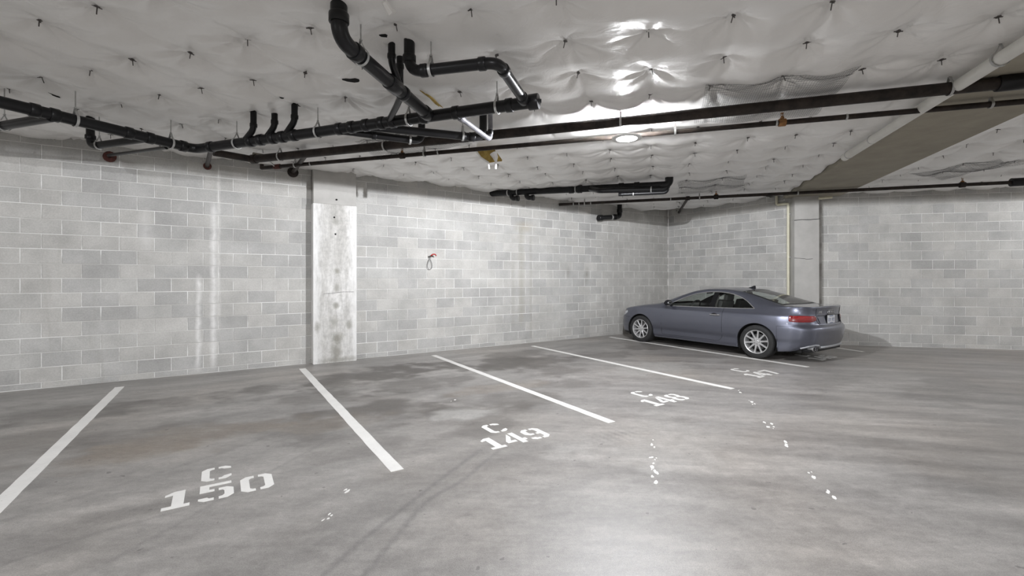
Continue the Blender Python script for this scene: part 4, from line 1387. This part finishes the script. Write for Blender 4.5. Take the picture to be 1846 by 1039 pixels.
# top surface
NS, NR, NC = 8, 6, 14          # rows side glass, roof rail, crown
NT = NS + NR + NC + 1
Tg = np.zeros((NU, NT, 3))
for i in range(NU):
    B = Wg[i, -1]
    x = B[0]
    yR = min(float(f_yR(x)), B[1] * .93)
    zR = max(float(f_zR(x)), B[2] + .002)
    R = np.array([x, yR, zR])
    inD = 1.60 <= xs_[i] <= 3.58
    if inD:
        zD = float(f_zD(xs_[i]))
        zD = max(zD, B[2] + .002)
        t = np.clip((zD - B[2]) / max(zR - B[2], 1e-3), 0, .96)
        t_ = t ** 1.15
        D = np.array([x, B[1] + (yR - B[1]) * t_ * .97, zD])
    else:
        D = B + (R - B) * .03
    for k in range(NS + 1):
        q = k / NS
        p = B * (1 - q) + D * q
        p[1] += .012 * 4 * q * (1 - q) * min(1, (D[2] - B[2]) / .25)
        Tg[i, k] = p
    bulge = .20 * min(1.0, np.hypot(D[1] - R[1], D[2] - R[2]) / .1)
    for k in range(1, NR + 1):
        q = k / NR
        p = D * (1 - q) + R * q
        g = 4 * q * (1 - q) * .010 * min(1.0, np.hypot(D[1] - R[1], D[2] - R[2]) / .05)
        p[1] += g; p[2] += g
        Tg[i, NS + k] = p
    for k in range(1, NC + 1):
        q = k / NC
        y = yR * (1 - q)
        sft = 1 - (y / max(yR, 1e-4)) ** 2
        xx = min(max(x + float(f_dx(x)) * sft, 0), 4.6)
        zC = max(float(f_zC(xx)), zR + .0005)
        zz = zC - (zC - zR) * (y / max(yR, 1e-4)) ** 2.2
        Tg[i, NS + NR + k] = (xx, y, zz)

def grid_normals(Gd):
    du = np.gradient(Gd, axis=0); dv = np.gradient(Gd, axis=1)
    n = np.cross(du, dv)
    l = np.linalg.norm(n, axis=-1, keepdims=True)
    return n / np.maximum(l, 1e-9)

CAR_O = Vector((3.296, 11.994, 0)); CAR_A = math.radians(-55.8)
CAR = empty('parked_car', CAR_O, CAR_A)
CAR.scale = (0.992, 1, 0.968)
tag(CAR, 'grey blue two door coupe parked by the far wall, rear towards the lane', 'car')

def patch(name, Gd, mask, mat, offset=0.0, sides=(-1, 1), parent=CAR):
    """faces of the half grid chosen by mask(i,j); both halves in one mesh; normals from the full surface"""
    nu, nv = Gd.shape[:2]
    nr = grid_normals(Gd)
    c = (Gd[:-1, :-1] + Gd[1:, 1:]) / 2
    ii, jj = np.nonzero(mask)
    V, Fc, Nn = [], [], []
    for sgn in sides:
        idm = {}
        for i, j in zip(ii, jj):
            f = []
            for (a, b) in ((i, j), (i + 1, j), (i + 1, j + 1), (i, j + 1)):
                if (a, b) not in idm:
                    idm[(a, b)] = len(V)
                    p = Gd[a, b].copy(); n = nr[a, b].copy()
                    # outward
                    p = p + n * ORI * offset
                    V.append((p[0], p[1] * sgn, p[2])); Nn.append((n[0] * ORI, n[1] * ORI * sgn, n[2] * ORI))
                f.append(idm[(a, b)])
            Fc.append(f if (sgn * ORI > 0) else f[::-1])
    me = bpy.data.meshes.new(name)
    me.from_pydata(V, [], Fc)
    me.update()
    me.materials.append(mat)
    me.polygons.foreach_set('use_smooth', [True] * len(me.polygons))
    try:
        me.normals_split_custom_set_from_vertices(Nn)
    except Exception as e:
        print('normals', e)
    return link(bpy.data.objects.new(name, me), parent)
# orientation sign of du x dv (outward is +y on the side wall)
k_ = NU // 2
ORI = 1 if grid_normals(Wg)[k_, NW // 2][1] > 0 else -1
ORI_W = ORI
ORI_T = 1 if grid_normals(Tg)[k_, NT - 2][2] > 0 else -1

fc = lambda Gd: (Gd[:-1, :-1] + Gd[1:, :-1] + Gd[1:, 1:] + Gd[:-1, 1:]) / 4
Wc = fc(Wg); Tc = fc(Tg)
Wx, Wy, Wz = Wc[..., 0], Wc[..., 1], Wc[..., 2]
Sx = ((xs_[:-1] + xs_[1:]) / 2)[:, None] * np.ones((1, NW - 1))
# door outline (rounded corners)
def in_door(x, z):
    x0, x1, z0 = 1.50, 2.97, .262
    r = .13
    ok = (x > x0) & (x < x1) & (z > z0)
    cx_ = x1 - r; cz_ = z0 + r
    ok &= ~((x > cx_) & (z < cz_) & (np.hypot(x - cx_, z - cz_) > r))
    r2 = .05
    cx_ = x0 + r2; cz_ = z0 + r2
    ok &= ~((x < cx_) & (z < cz_) & (np.hypot(x - cx_, z - cz_) > r2))
    return ok
door = in_door(Wx, Wz)
nxf = ((nxo[:-1] + nxo[1:]) / 2)[:, None] * np.ones((1, NW - 1))
# tail lamp: wraps the rear corner
tl = (Wx > 4.22) & (Wy > .50) & (Wz > .742 - .0 * Wx) & (Wz < .872) & ~((Wy < .56) & (Wz < .775)) & (Wx > 4.22 + .05 * (0.872 - Wz) / .13)
fr_bump = (Sx < .52 - .0) & (Wz < .62) & (Sx < XF - RA)
rr_bump = (Sx > XR + RA) & (Wz < .668) & (Sx > 4.02)
sill_b = (Sx < .54) & (Wz < .235)
hl = (Sx > .06) & (Sx < .50) & (Wz > .60) & (Wz < .71 + .06 * Sx) & (nxf < .2) & ~((Sx > .35) & (Wz < .66))
grille = (Sx < .02) & (Wz > .30) & (Wz < .66)
plate_rec = (Wy < .46) & (Wx > 4.3) & (Wz > .715) & (Wz < .868)
body = ~(door | fr_bump | rr_bump | sill_b | grille | plate_rec)
ORI = ORI_W
patch('body_side', Wg, body, M_carp)
patch('door', Wg, door, M_carp, 0, (-1,))
patch('door', Wg, door, M_carp, 0, (1,))
patch('front_bumper', Wg, fr_bump & ~sill_b & ~grille, M_carp)
patch('front_splitter', Wg, sill_b, M_blk)
patch('grille', Wg, grille, M_blk)
patch('rear_bumper', Wg, rr_bump, M_carp)
def wsurf(s, z):
    k = np.interp(s, ss, np.arange(NU)); i = min(int(k), NU - 2); t = k - i
    p = wpt(i, z) * (1 - t) + wpt(i + 1, z) * t
    n = np.array([nxo[i], nyo[i]]) * (1 - t) + np.array([nxo[i + 1], nyo[i + 1]]) * t
    return p, n / max(np.hypot(*n), 1e-6)
def lens_patch(name, outline, mat, off, sgn, parent, nx=28, nz=9):
    """lamp glass that follows the body: outline gives (s, z low, z high) along the girth"""
    S_ = np.linspace(outline[0][0], outline[-1][0], nx)
    lo = np.interp(S_, [o[0] for o in outline], [o[1] for o in outline]); hi = np.interp(S_, [o[0] for o in outline], [o[2] for o in outline])
    vs, fs = [], []
    for a_, l_, h_ in zip(S_, lo, hi):
        for j in range(nz):
            z = l_ + (h_ - l_) * j / (nz - 1)
            p, n = wsurf(a_, z)
            edge = min(j, nz - 1 - j) == 0 or a_ in (S_[0], S_[-1])
            o_ = -.002 if edge else off
            vs.append((p[0] + n[0] * o_, (p[1] + n[1] * o_) * sgn, z))
    for i in range(nx - 1):
        for j in range(nz - 1):
            f = (i * nz + j, (i + 1) * nz + j, (i + 1) * nz + j + 1, i * nz + j + 1)
            fs.append(f if sgn * ORI > 0 else f[::-1])
    return MB().add(vs, fs).build(name, mat, parent, 60)
sx0, sx1 = float(s_of_x(4.20)), float(np.interp(-.50, -_y[len(_y) // 2:], _s[len(_s) // 2:]))
dl = sx1 - sx0
TL = [(sx0, .775, .86), (sx0 + .02, .755, .872), (sx0 + dl * .3, .748, .874), (sx0 + dl * .75, .752, .872), (sx0 + dl * .93, .772, .868), (sx1, .80, .85)]
BD = [(sx0 + .05, .812, .826), (sx0 + dl * .75, .814, .826), (sx0 + dl * .92, .816, .826)]
BD2 = [(sx0 + .06, .842, .860), (sx0 + dl * .8, .842, .860), (sx0 + dl * .9, .846, .856)]
HLs = [(float(s_of_x(.10)), .61, .675), (float(s_of_x(.2)), .615, .71), (float(s_of_x(.34)), .635, .735), (float(s_of_x(.46)), .70, .752)]
for sgn in (-1, 1):
    o = lens_patch('tail_lamp', TL, M_tail, .008, sgn, CAR)
    lens_patch('lamp_band', BD, M_tail2, .011, sgn, o); lens_patch('lamp_band', BD2, M_tail2, .0105, sgn, o)
    lens_patch('headlamp', HLs, M_lens, .006, sgn, CAR)
patch('plate_recess', Wg, plate_rec, M_carp, -0.016)
# top
ORI = ORI_T
Tj = np.arange(NT - 1)[None, :] * np.ones((NU - 1, 1))
Si = ((xs_[:-1] + xs_[1:]) / 2)[:, None] * np.ones((1, NT - 1))
side_gl = (Tj < NS) & (Si > 1.60) & (Si < 3.58)
pillar = side_gl & (Si > 2.64) & (Si < 2.76)
ws = (Tj >= NS + NR) & (Si > 1.37) & (Si < 2.12)
rg = (Tj >= NS + NR) & (Si > 3.20) & (Si < 4.06)
hood = (Si < 1.37) & (Si > .10) & (Tj >= 2)
deck = (Si > 4.06) & (Tj >= NS)
roof = (Tj >= NS + NR) & (Si > 2.12) & (Si < 3.20)
rest = ~(side_gl | ws | rg | hood | deck | roof)
patch('body_rail', Tg, rest, M_carp)
patch('hood', Tg, hood, M_carp)
patch('roof', Tg, roof, M_carp)
patch('boot_lid', Tg, deck, M_carp)
for sgn in (-1, 1):
    patch('side_window', Tg, side_gl & ~pillar & (Si < 2.7), M_gl, -0.006, (sgn,))
    patch('quarter_window', Tg, side_gl & ~pillar & (Si > 2.7), M_gl, -0.006, (sgn,))
    patch('door_pillar', Tg, pillar, M_blk, 0.001, (sgn,))
patch('windscreen', Tg, ws, M_gl, -0.003)
patch('rear_window', Tg, rg, M_glr, -0.003)
border = rg & ((Tj < NS + NR + 1) | (Si > 4.0) | (Si < 3.235))
patch('window_frit', Tg, border, M_blk, 0.0005)

def tr(*p): return Vector(p)
def surfW(x, z, off=0.0, sgn=-1):
    """point on the side wall at station x, height z"""
    i = int(np.argmin(np.abs(xs_ - x)))
    i = max(1, min(NU - 2, i))
    i0 = i if xs_[i] <= x else i - 1
    t = (x - xs_[i0]) / max(xs_[i0 + 1] - xs_[i0], 1e-6)
    p = wpt(i0, z) * (1 - t) + wpt(i0 + 1, z) * t
    n = np.array([nxo[i0], nyo[i0]])
    p[0] += n[0] * off; p[1] += n[1] * off
    return Vector((p[0], p[1] * sgn, p[2]))
# shut lines
for sgn in (-1, 1):
    pts = [(1.50, float(f_belt(1.50)) - .01), (1.50, .7), (1.50, .5), (1.50, .312)]
    pts += [(1.55 - .05 * math.cos(a), .312 - .05 * math.sin(a)) for a in (.5, 1.0, 1.57)]
    pts += [(x, .262) for x in np.linspace(1.65, 2.84, 14)]
    pts += [(2.84 + .13 * math.sin(a), .392 - .13 * math.cos(a)) for a in (.3, .6, .9, 1.2, 1.57)]
    pts += [(2.97, z) for z in (.45, .55, .65, .75, .83, .86, .88, .91, .94)]
    MB().sweep([surfW(x, z, -.0012, sgn) for x, z in pts], .0036, 6).build('shut_line', M_dark, CAR)
    m = MB()
    m.sweep([surfW(x, .668, -.001, sgn) for x in np.linspace(4.02, 4.30, 6)], .003, 6)
    m.sweep([surfW(XR + RA + .005, z, -.001, sgn) for z in np.linspace(.45, .668, 4)][::-1] , .0025, 6)
    m.sweep([surfW(x, .60 + .0 * x, -.001, sgn) for x in np.linspace(.30, .56, 6)], .003, 6)
    m.build('shut_line', M_dark, CAR)
# boot lid edge
lid = [surfW(x, z, .0, s) for s, x, z in ()]
def rearpt(y, z, off=0.0):
    """point on the tail at half width y"""
    sgn = -1 if y < 0 else 1
    best = None
    for i in range(NU // 2, NU):
        p = wpt(i, z)
        if best is None or abs(p[1] - abs(y)) < best[0]:
            best = (abs(p[1] - abs(y)), i)
    i = best[1]
    p = wpt(i, z)
    return Vector((p[0] + nxo[i] * off, (p[1] + nyo[i] * off) * sgn, z))
lidp = [rearpt(-.49, 1.0), rearpt(-.49, .93), rearpt(-.495, .88), rearpt(-.48, .76), rearpt(-.44, .70), rearpt(-.3, .682), rearpt(-.1, .68), rearpt(.1, .68), rearpt(.3, .682), rearpt(.44, .70), rearpt(.48, .76), rearpt(.495, .88), rearpt(.49, 1.0)]
MB().sweep(fillet(lidp, .04), .0038, 6).build('shut_line', M_dark, CAR)
rim_ = [rearpt(-.46, .855, -.004), rearpt(-.42, .72, -.004), rearpt(-.2, .712, -.004), rearpt(.2, .712, -.004), rearpt(.42, .72, -.004), rearpt(.46, .855, -.004)]
MB().sweep(fillet(rim_, .03), .006, 6).build('recess_edge_shade', M_blk, CAR)
MB().sweep([rearpt(y, .868, -.004) for y in np.linspace(-.46, .46, 20)], .007, 6).build('recess_edge_shade', M_blk, CAR)  # dark strip drawn in as the shadow above the plate
# plate
x_pl = rearpt(0, .79).x - .002
PLT = MB().box((x_pl, 0, .790), (.006, .31, .155), None, .002).build('number_plate', M_plate, CAR)
pf = MB().box((x_pl - .003, 0, .790), (.006, .345, .185), None, .002)
pf.build('plate_frame', M_blk, CAR)
# the plate's characters are not legible in the photograph: worn marks in their place
mk = MB()
rp = random.Random(3)
mk.box((x_pl + .0035, 0.0, .852), (.001, .16, .014))
for k in range(7):
    y = -.118 + k * .039
    if k == 3: continue
    mk.box((x_pl + .0035, y - .008, .785), (.001, .006, .062)); mk.box((x_pl + .0035, y + .007, .785 + rp.choice((-.015, 0, .015))), (.001, .006, .04))
    mk.box((x_pl + .0035, y, .785 + rp.choice((-.026, 0, .026))), (.001, .02, .008))
mk.box((x_pl + .0035, 0.0, .725), (.001, .12, .010))
mk.build('plate_print', M_plb, PLT, None)
# emblem rings and badge
em = MB()
for k in range(4):
    p = rearpt(-.084 + .056 * k, .925, .006)
    em.torus(p, .038, .0055, Matrix.Rotation(math.pi / 2, 3, 'Y') @ Matrix.Rotation(0, 3, 'Z'), 22, 6)
em.build('emblem_rings', M_chrome, CAR)
bd = MB()
yb = -.40
def bar(y0, z0, y1, z1, w=.006):
    bd.cyl(rearpt(y0, z0, .004), rearpt(y1, z1, .004), w, 6)
# seen from behind, the driver's side is on the left
bar(yb - .030, .905, yb - .006, .950); bar(yb - .006, .950, yb + .006, .950); bar(yb + .006, .950, yb + .022, .905); bar(yb - .02, .922, yb + .016, .922)
bar(yb + .072, .950, yb + .036, .950); bar(yb + .036, .950, yb + .036, .930); bar(yb + .036, .930, yb + .066, .928); bar(yb + .066, .928, yb + .070, .912); bar(yb + .070, .912, yb + .034, .905)
bd.build('badge', M_chrome, CAR)
# chrome window surround
for sgn in (-1, 1):
    i0, i1 = int(np.argmin(np.abs(xs_ - 1.60))), int(np.argmin(np.abs(xs_ - 3.58)))
    up_ = [Vector((Tg[i, NS, 0], Tg[i, NS, 1] * sgn, Tg[i, NS, 2])) for i in range(i0, i1 + 1)]
    lo_ = [Vector((Wg[i, -1, 0], Wg[i, -1, 1] * sgn, Wg[i, -1, 2])) for i in range(i0, i1 + 1)]
    MB().sweep(up_, .0085, 6).sweep(lo_, .0075, 6).build('window_trim', M_chrome, CAR)
    # handle
    pts = [surfW(x, .80, o_, sgn) for x, o_ in ((2.70, -.005), (2.72, .022), (2.78, .034), (2.85, .034), (2.905, .022), (2.925, -.005))]
    MB().sweep(fillet(pts, .02), [.013] * len(fillet(pts, .02)), 10).build('door_handle', M_chrome, CAR)
    hb = MB()
    p = surfW(2.80, .80, -.002, sgn)
    hb.lathe([(.001, .006), (.03, .005), (.045, 0)], 16, Matrix.Rotation(math.pi / 2 * (1 if sgn < 0 else -1), 3, 'X') @ Matrix.Diagonal((1.5, .8, 1)), p)
    hb.build('handle_recess', M_blk, CAR)
    # mirror
    b0 = surfW(1.72, .93, 0, sgn)
    mm = MB()
    n = 14
    vs, fs = [], []
    cx_, cy_, cz_ = 1.74, sgn * (.955), 1.005
    for a in range(9):
        th = math.pi * a / 8
        for k in range(n):
            ph = 2 * math.pi * k / n
            X_, Y_, Z_ = math.cos(th), math.sin(th) * math.cos(ph), math.sin(th) * math.sin(ph)
            X_ = X_ * (.095 if X_ < 0 else .045)
            vs.append((cx_ + X_, cy_ + .105 * Y_ * (1 - .15 * Z_), cz_ + .066 * Z_ - .012 * Y_ * sgn))
    for a in range(8):
        for k in range(n):
            fs.append((a * n + k, a * n + (k + 1) % n, (a + 1) * n + (k + 1) % n, (a + 1) * n + k))
    mm.add(vs, fs)
    mr = mm.build('wing_mirror', M_carp, CAR)
    MB().sweep([b0 + Vector((0, -sgn * .03, 0)), Vector((1.73, sgn * .89, .955)), Vector((1.74, sgn * .93, .97))], [.03, .026, .03], 10).build('mirror_foot', M_blk, mr)
    gp = MB().lathe([(.001, .0), (.05, 0), (.052, -.006)], 16, Matrix.Rotation(math.pi / 2, 3, 'Y') @ Matrix.Diagonal((.95, 1.5, 1)), (cx_ + .043, cy_, cz_))
    gp.build('mirror_glass', M_chrome, mr)
# aerial fin
fin = MB()
zt = float(f_zC(3.1))
pr = [(3.00, zt + .006), (3.08, zt + .028), (3.14, zt + .055), (3.165, zt + .055), (3.165, zt - .015), (3.0, zt - .01)]
n = len(pr)
fin.add([(x, -.016 if z < zt else -.006, z) for x, z in pr] + [(x, .016 if z < zt else .006, z) for x, z in pr], [tuple(range(n)), tuple(range(2 * n - 1, n - 1, -1))] + [(k, n + k, n + (k + 1) % n, (k + 1) % n) for k in range(n)])
fin.build('aerial_fin', M_carp, CAR)
# underbody, wheel housings, exhaust, valance
MB().box((2.3, 0, .21), (4.1, 1.40, .06), None, .02).build('underbody', M_dark, CAR)
for xa, _ in ARC:
    for sgn in (-1, 1):
        vs, fs = [], []
        n = 20
        for k in range(n + 1):
            a = math.pi * (k / n) * 1.3 - .15 * math.pi
            for y in (.62, .905):
                vs.append((xa + (RA + .004) * math.cos(a), sgn * y, RT + (RA + .004) * math.sin(a)))
        fs = [(2 * k, 2 * k + 1, 2 * k + 3, 2 * k + 2) for k in range(n)]
        fs.append(tuple(2 * k for k in range(n + 1)))
        MB().add(vs, fs).build('wheel_housing', M_dark, CAR)
        # dark lip of the arch
        lip = []
        for k in range(25):
            a = math.pi * k / 24
            lip.append(surfW(xa - RA * math.cos(a), max(RT + RA * math.sin(a), .33), -.004, sgn))
        MB().sweep(lip, .007, 6).build('arch_lip', M_blk, CAR)
ex = MB()
for y in (-.60, -.505):
    ex.lathe([(.036, 0), (.041, .01), (.041, .20), (.036, .20), (.034, .02)], 20, Matrix.Rotation(math.pi / 2, 3, 'Y') @ Matrix.Diagonal((1, 1.08, 1)), (4.315, y, .265))
ex.build('exhaust_tip', M_chrome, CAR)
ei = MB()
for y in (-.60, -.505):
    ei.cyl((4.33, y, .265), (4.475, y, .265), .034, 16)
ei.build('exhaust_bore', M_dark, CAR)
vl = [rearpt(y, .285, .004) for y in np.linspace(-.40, .80, 22)]
MB().sweep(vl, .026, 8).build('rear_valance', M_valance, CAR)
va = [rearpt(-.40, .285, .004), rearpt(-.47, .325, .004), rearpt(-.56, .335, .004), rearpt(-.66, .315, .004), rearpt(-.72, .27, .0)]
MB().sweep(fillet(va, .05), .018, 8).build('rear_valance', M_valance, CAR)
MB().box((4.36, -.05, .23), (.25, 1.25, .06), None, .02).build('rear_underside', M_blk, CAR)

# wheels
def wheel(xa, sgn):
    y0 = sgn * .80
    M = Matrix.Rotation(-math.pi / 2 * sgn, 3, 'X')      # axis z -> outward
    c = Vector((xa, y0, RT))
    prof = [(.226, -.105), (.245, -.112), (.300, -.112), (.318, -.100), (.326, -.075), (RT, -.03), (RT, .03), (.326, .075), (.318, .098), (.300, .112), (.262, .116), (.236, .110), (.226, .100)]
    ty_ = MB().lathe(prof, 56, M, c, True).build('wheel_tyre', M_tyre, CAR, 50)
    rm = MB()
    rm.lathe([(.230, .108), (.226, .112), (.214, .106), (.208, .092), (.205, .03), (.205, -.09), (.212, -.09), (.22, .06)], 56, M, c, True)
    rm.build('rim', M_rim, ty_, 40)
    MB().lathe([(.001, .0), (.150, .0), (.155, -.012), (.001, -.012)], 32, M, c).build('brake_disc', M_disc, ty_)
    MB().lathe([(.001, -.03), (.205, -.03), (.206, -.045), (.001, -.045)], 32, M, c).build('wheel_back', M_dark, ty_)
    hb = MB().lathe([(.048, .02), (.058, .06), (.056, .082), (.040, .090), (.032, .092), (.030, .098), (.001, .099)], 28, M, c)
    hb.build('hub', M_rim, ty_)
    nb = MB()
    for k in range(5):
        a = 2 * math.pi * k / 5
        nb.cyl(c + M @ Vector((.05 * math.cos(a), .05 * math.sin(a), .075)), c + M @ Vector((.05 * math.cos(a), .05 * math.sin(a), .093)), .008, 6)
    nb.build('wheel_bolt', M_disc, ty_)
    sp = MB()
    pr = [(.040, .034, .088, .020), (.10, .024, .090, .020), (.16, .019, .096, .022), (.205, .024, .102, .03), (.216, .030, .104, .04)]
    vs, fs = [], []
    for (rr_, hw, zt_, th) in pr:
        for (u, w) in ((-hw, zt_ - th), (-hw, zt_ - .006), (-hw * .7, zt_), (hw * .7, zt_), (hw, zt_ - .006), (hw, zt_ - th)):
            vs.append(Vector((rr_, u * .72, w)))
    for i in range(len(pr) - 1):
        for k in range(6):
            fs.append((i * 6 + k, i * 6 + (k + 1) % 6, (i + 1) * 6 + (k + 1) % 6, (i + 1) * 6 + k))
    fs += [tuple(range(6))[::-1], tuple(24 + k for k in range(6))]
    me = sp.add(vs, fs).mesh('spoke', M_rim, 30)
    for k in range(10):
        s = link(bpy.data.objects.new('spoke', me), ty_)
        a = 2 * math.pi * (k + .25) / 10
        s.matrix_local = Matrix.Translation(c) @ M.to_4x4() @ Matrix.Rotation(a, 4, 'Z')
for xa in (XF, XR):
    for sgn in (-1, 1):
        wheel(xa, sgn)

# cabin
def rbox(name, c, d, mat, tilt=0.0, bev=.03):
    MB().box(c, d, Matrix.Rotation(tilt, 3, 'Y'), bev).build(name, mat, CAR)
rbox('cabin_floor', (2.6, 0, .34), (2.4, 1.35, .1), M_dark, 0, .02)
rbox('dashboard', (1.62, 0, .86), (.42, 1.35, .16), M_blk, .08, .05)
rbox('parcel_shelf', (3.72, 0, .93), (.5, 1.1, .04), M_seat, 0, .015)
for s in (-1, 1):
    rbox('front_seat', (2.36, s * .36, .58), (.5, .48, .16), M_seat, .05, .05)
    rbox('seat_back', (2.66, s * .36, .82), (.14, .46, .56), M_seat, .28, .05)
    rbox('head_rest', (2.80, s * .36, 1.155), (.09, .26, .15), M_seat, .2, .035)
    rbox('rear_seat', (3.22, s * .32, .70), (.20, .52, .5), M_seat, .35, .06)
    rbox('head_rest', (3.36, s * .34, 1.045), (.08, .26, .13), M_seat, .3, .035)
    MB().sweep([(2.72, s * .60, 1.20), (2.66, s * .60, 1.0), (2.6, s * .56, .6)], .022, 6).build('seat_belt', M_lseat, CAR)
stw = MB().torus((1.98, -.36, .90), .175, .016, Matrix.Rotation(math.radians(-62), 3, 'Y'), 28, 8)
stw.cyl((1.98, -.36, .90), (1.72, -.36, .80), .03, 10)
stw.box((1.975, -.36, .90), (.03, .33, .04), Matrix.Rotation(math.radians(28), 3, 'Y'))
stw.build('steering_wheel', M_blk, CAR)
MB().box((2.13, 0, 1.235), (.02, .22, .06), None, .008).build('rear_view_mirror', M_blk, CAR)
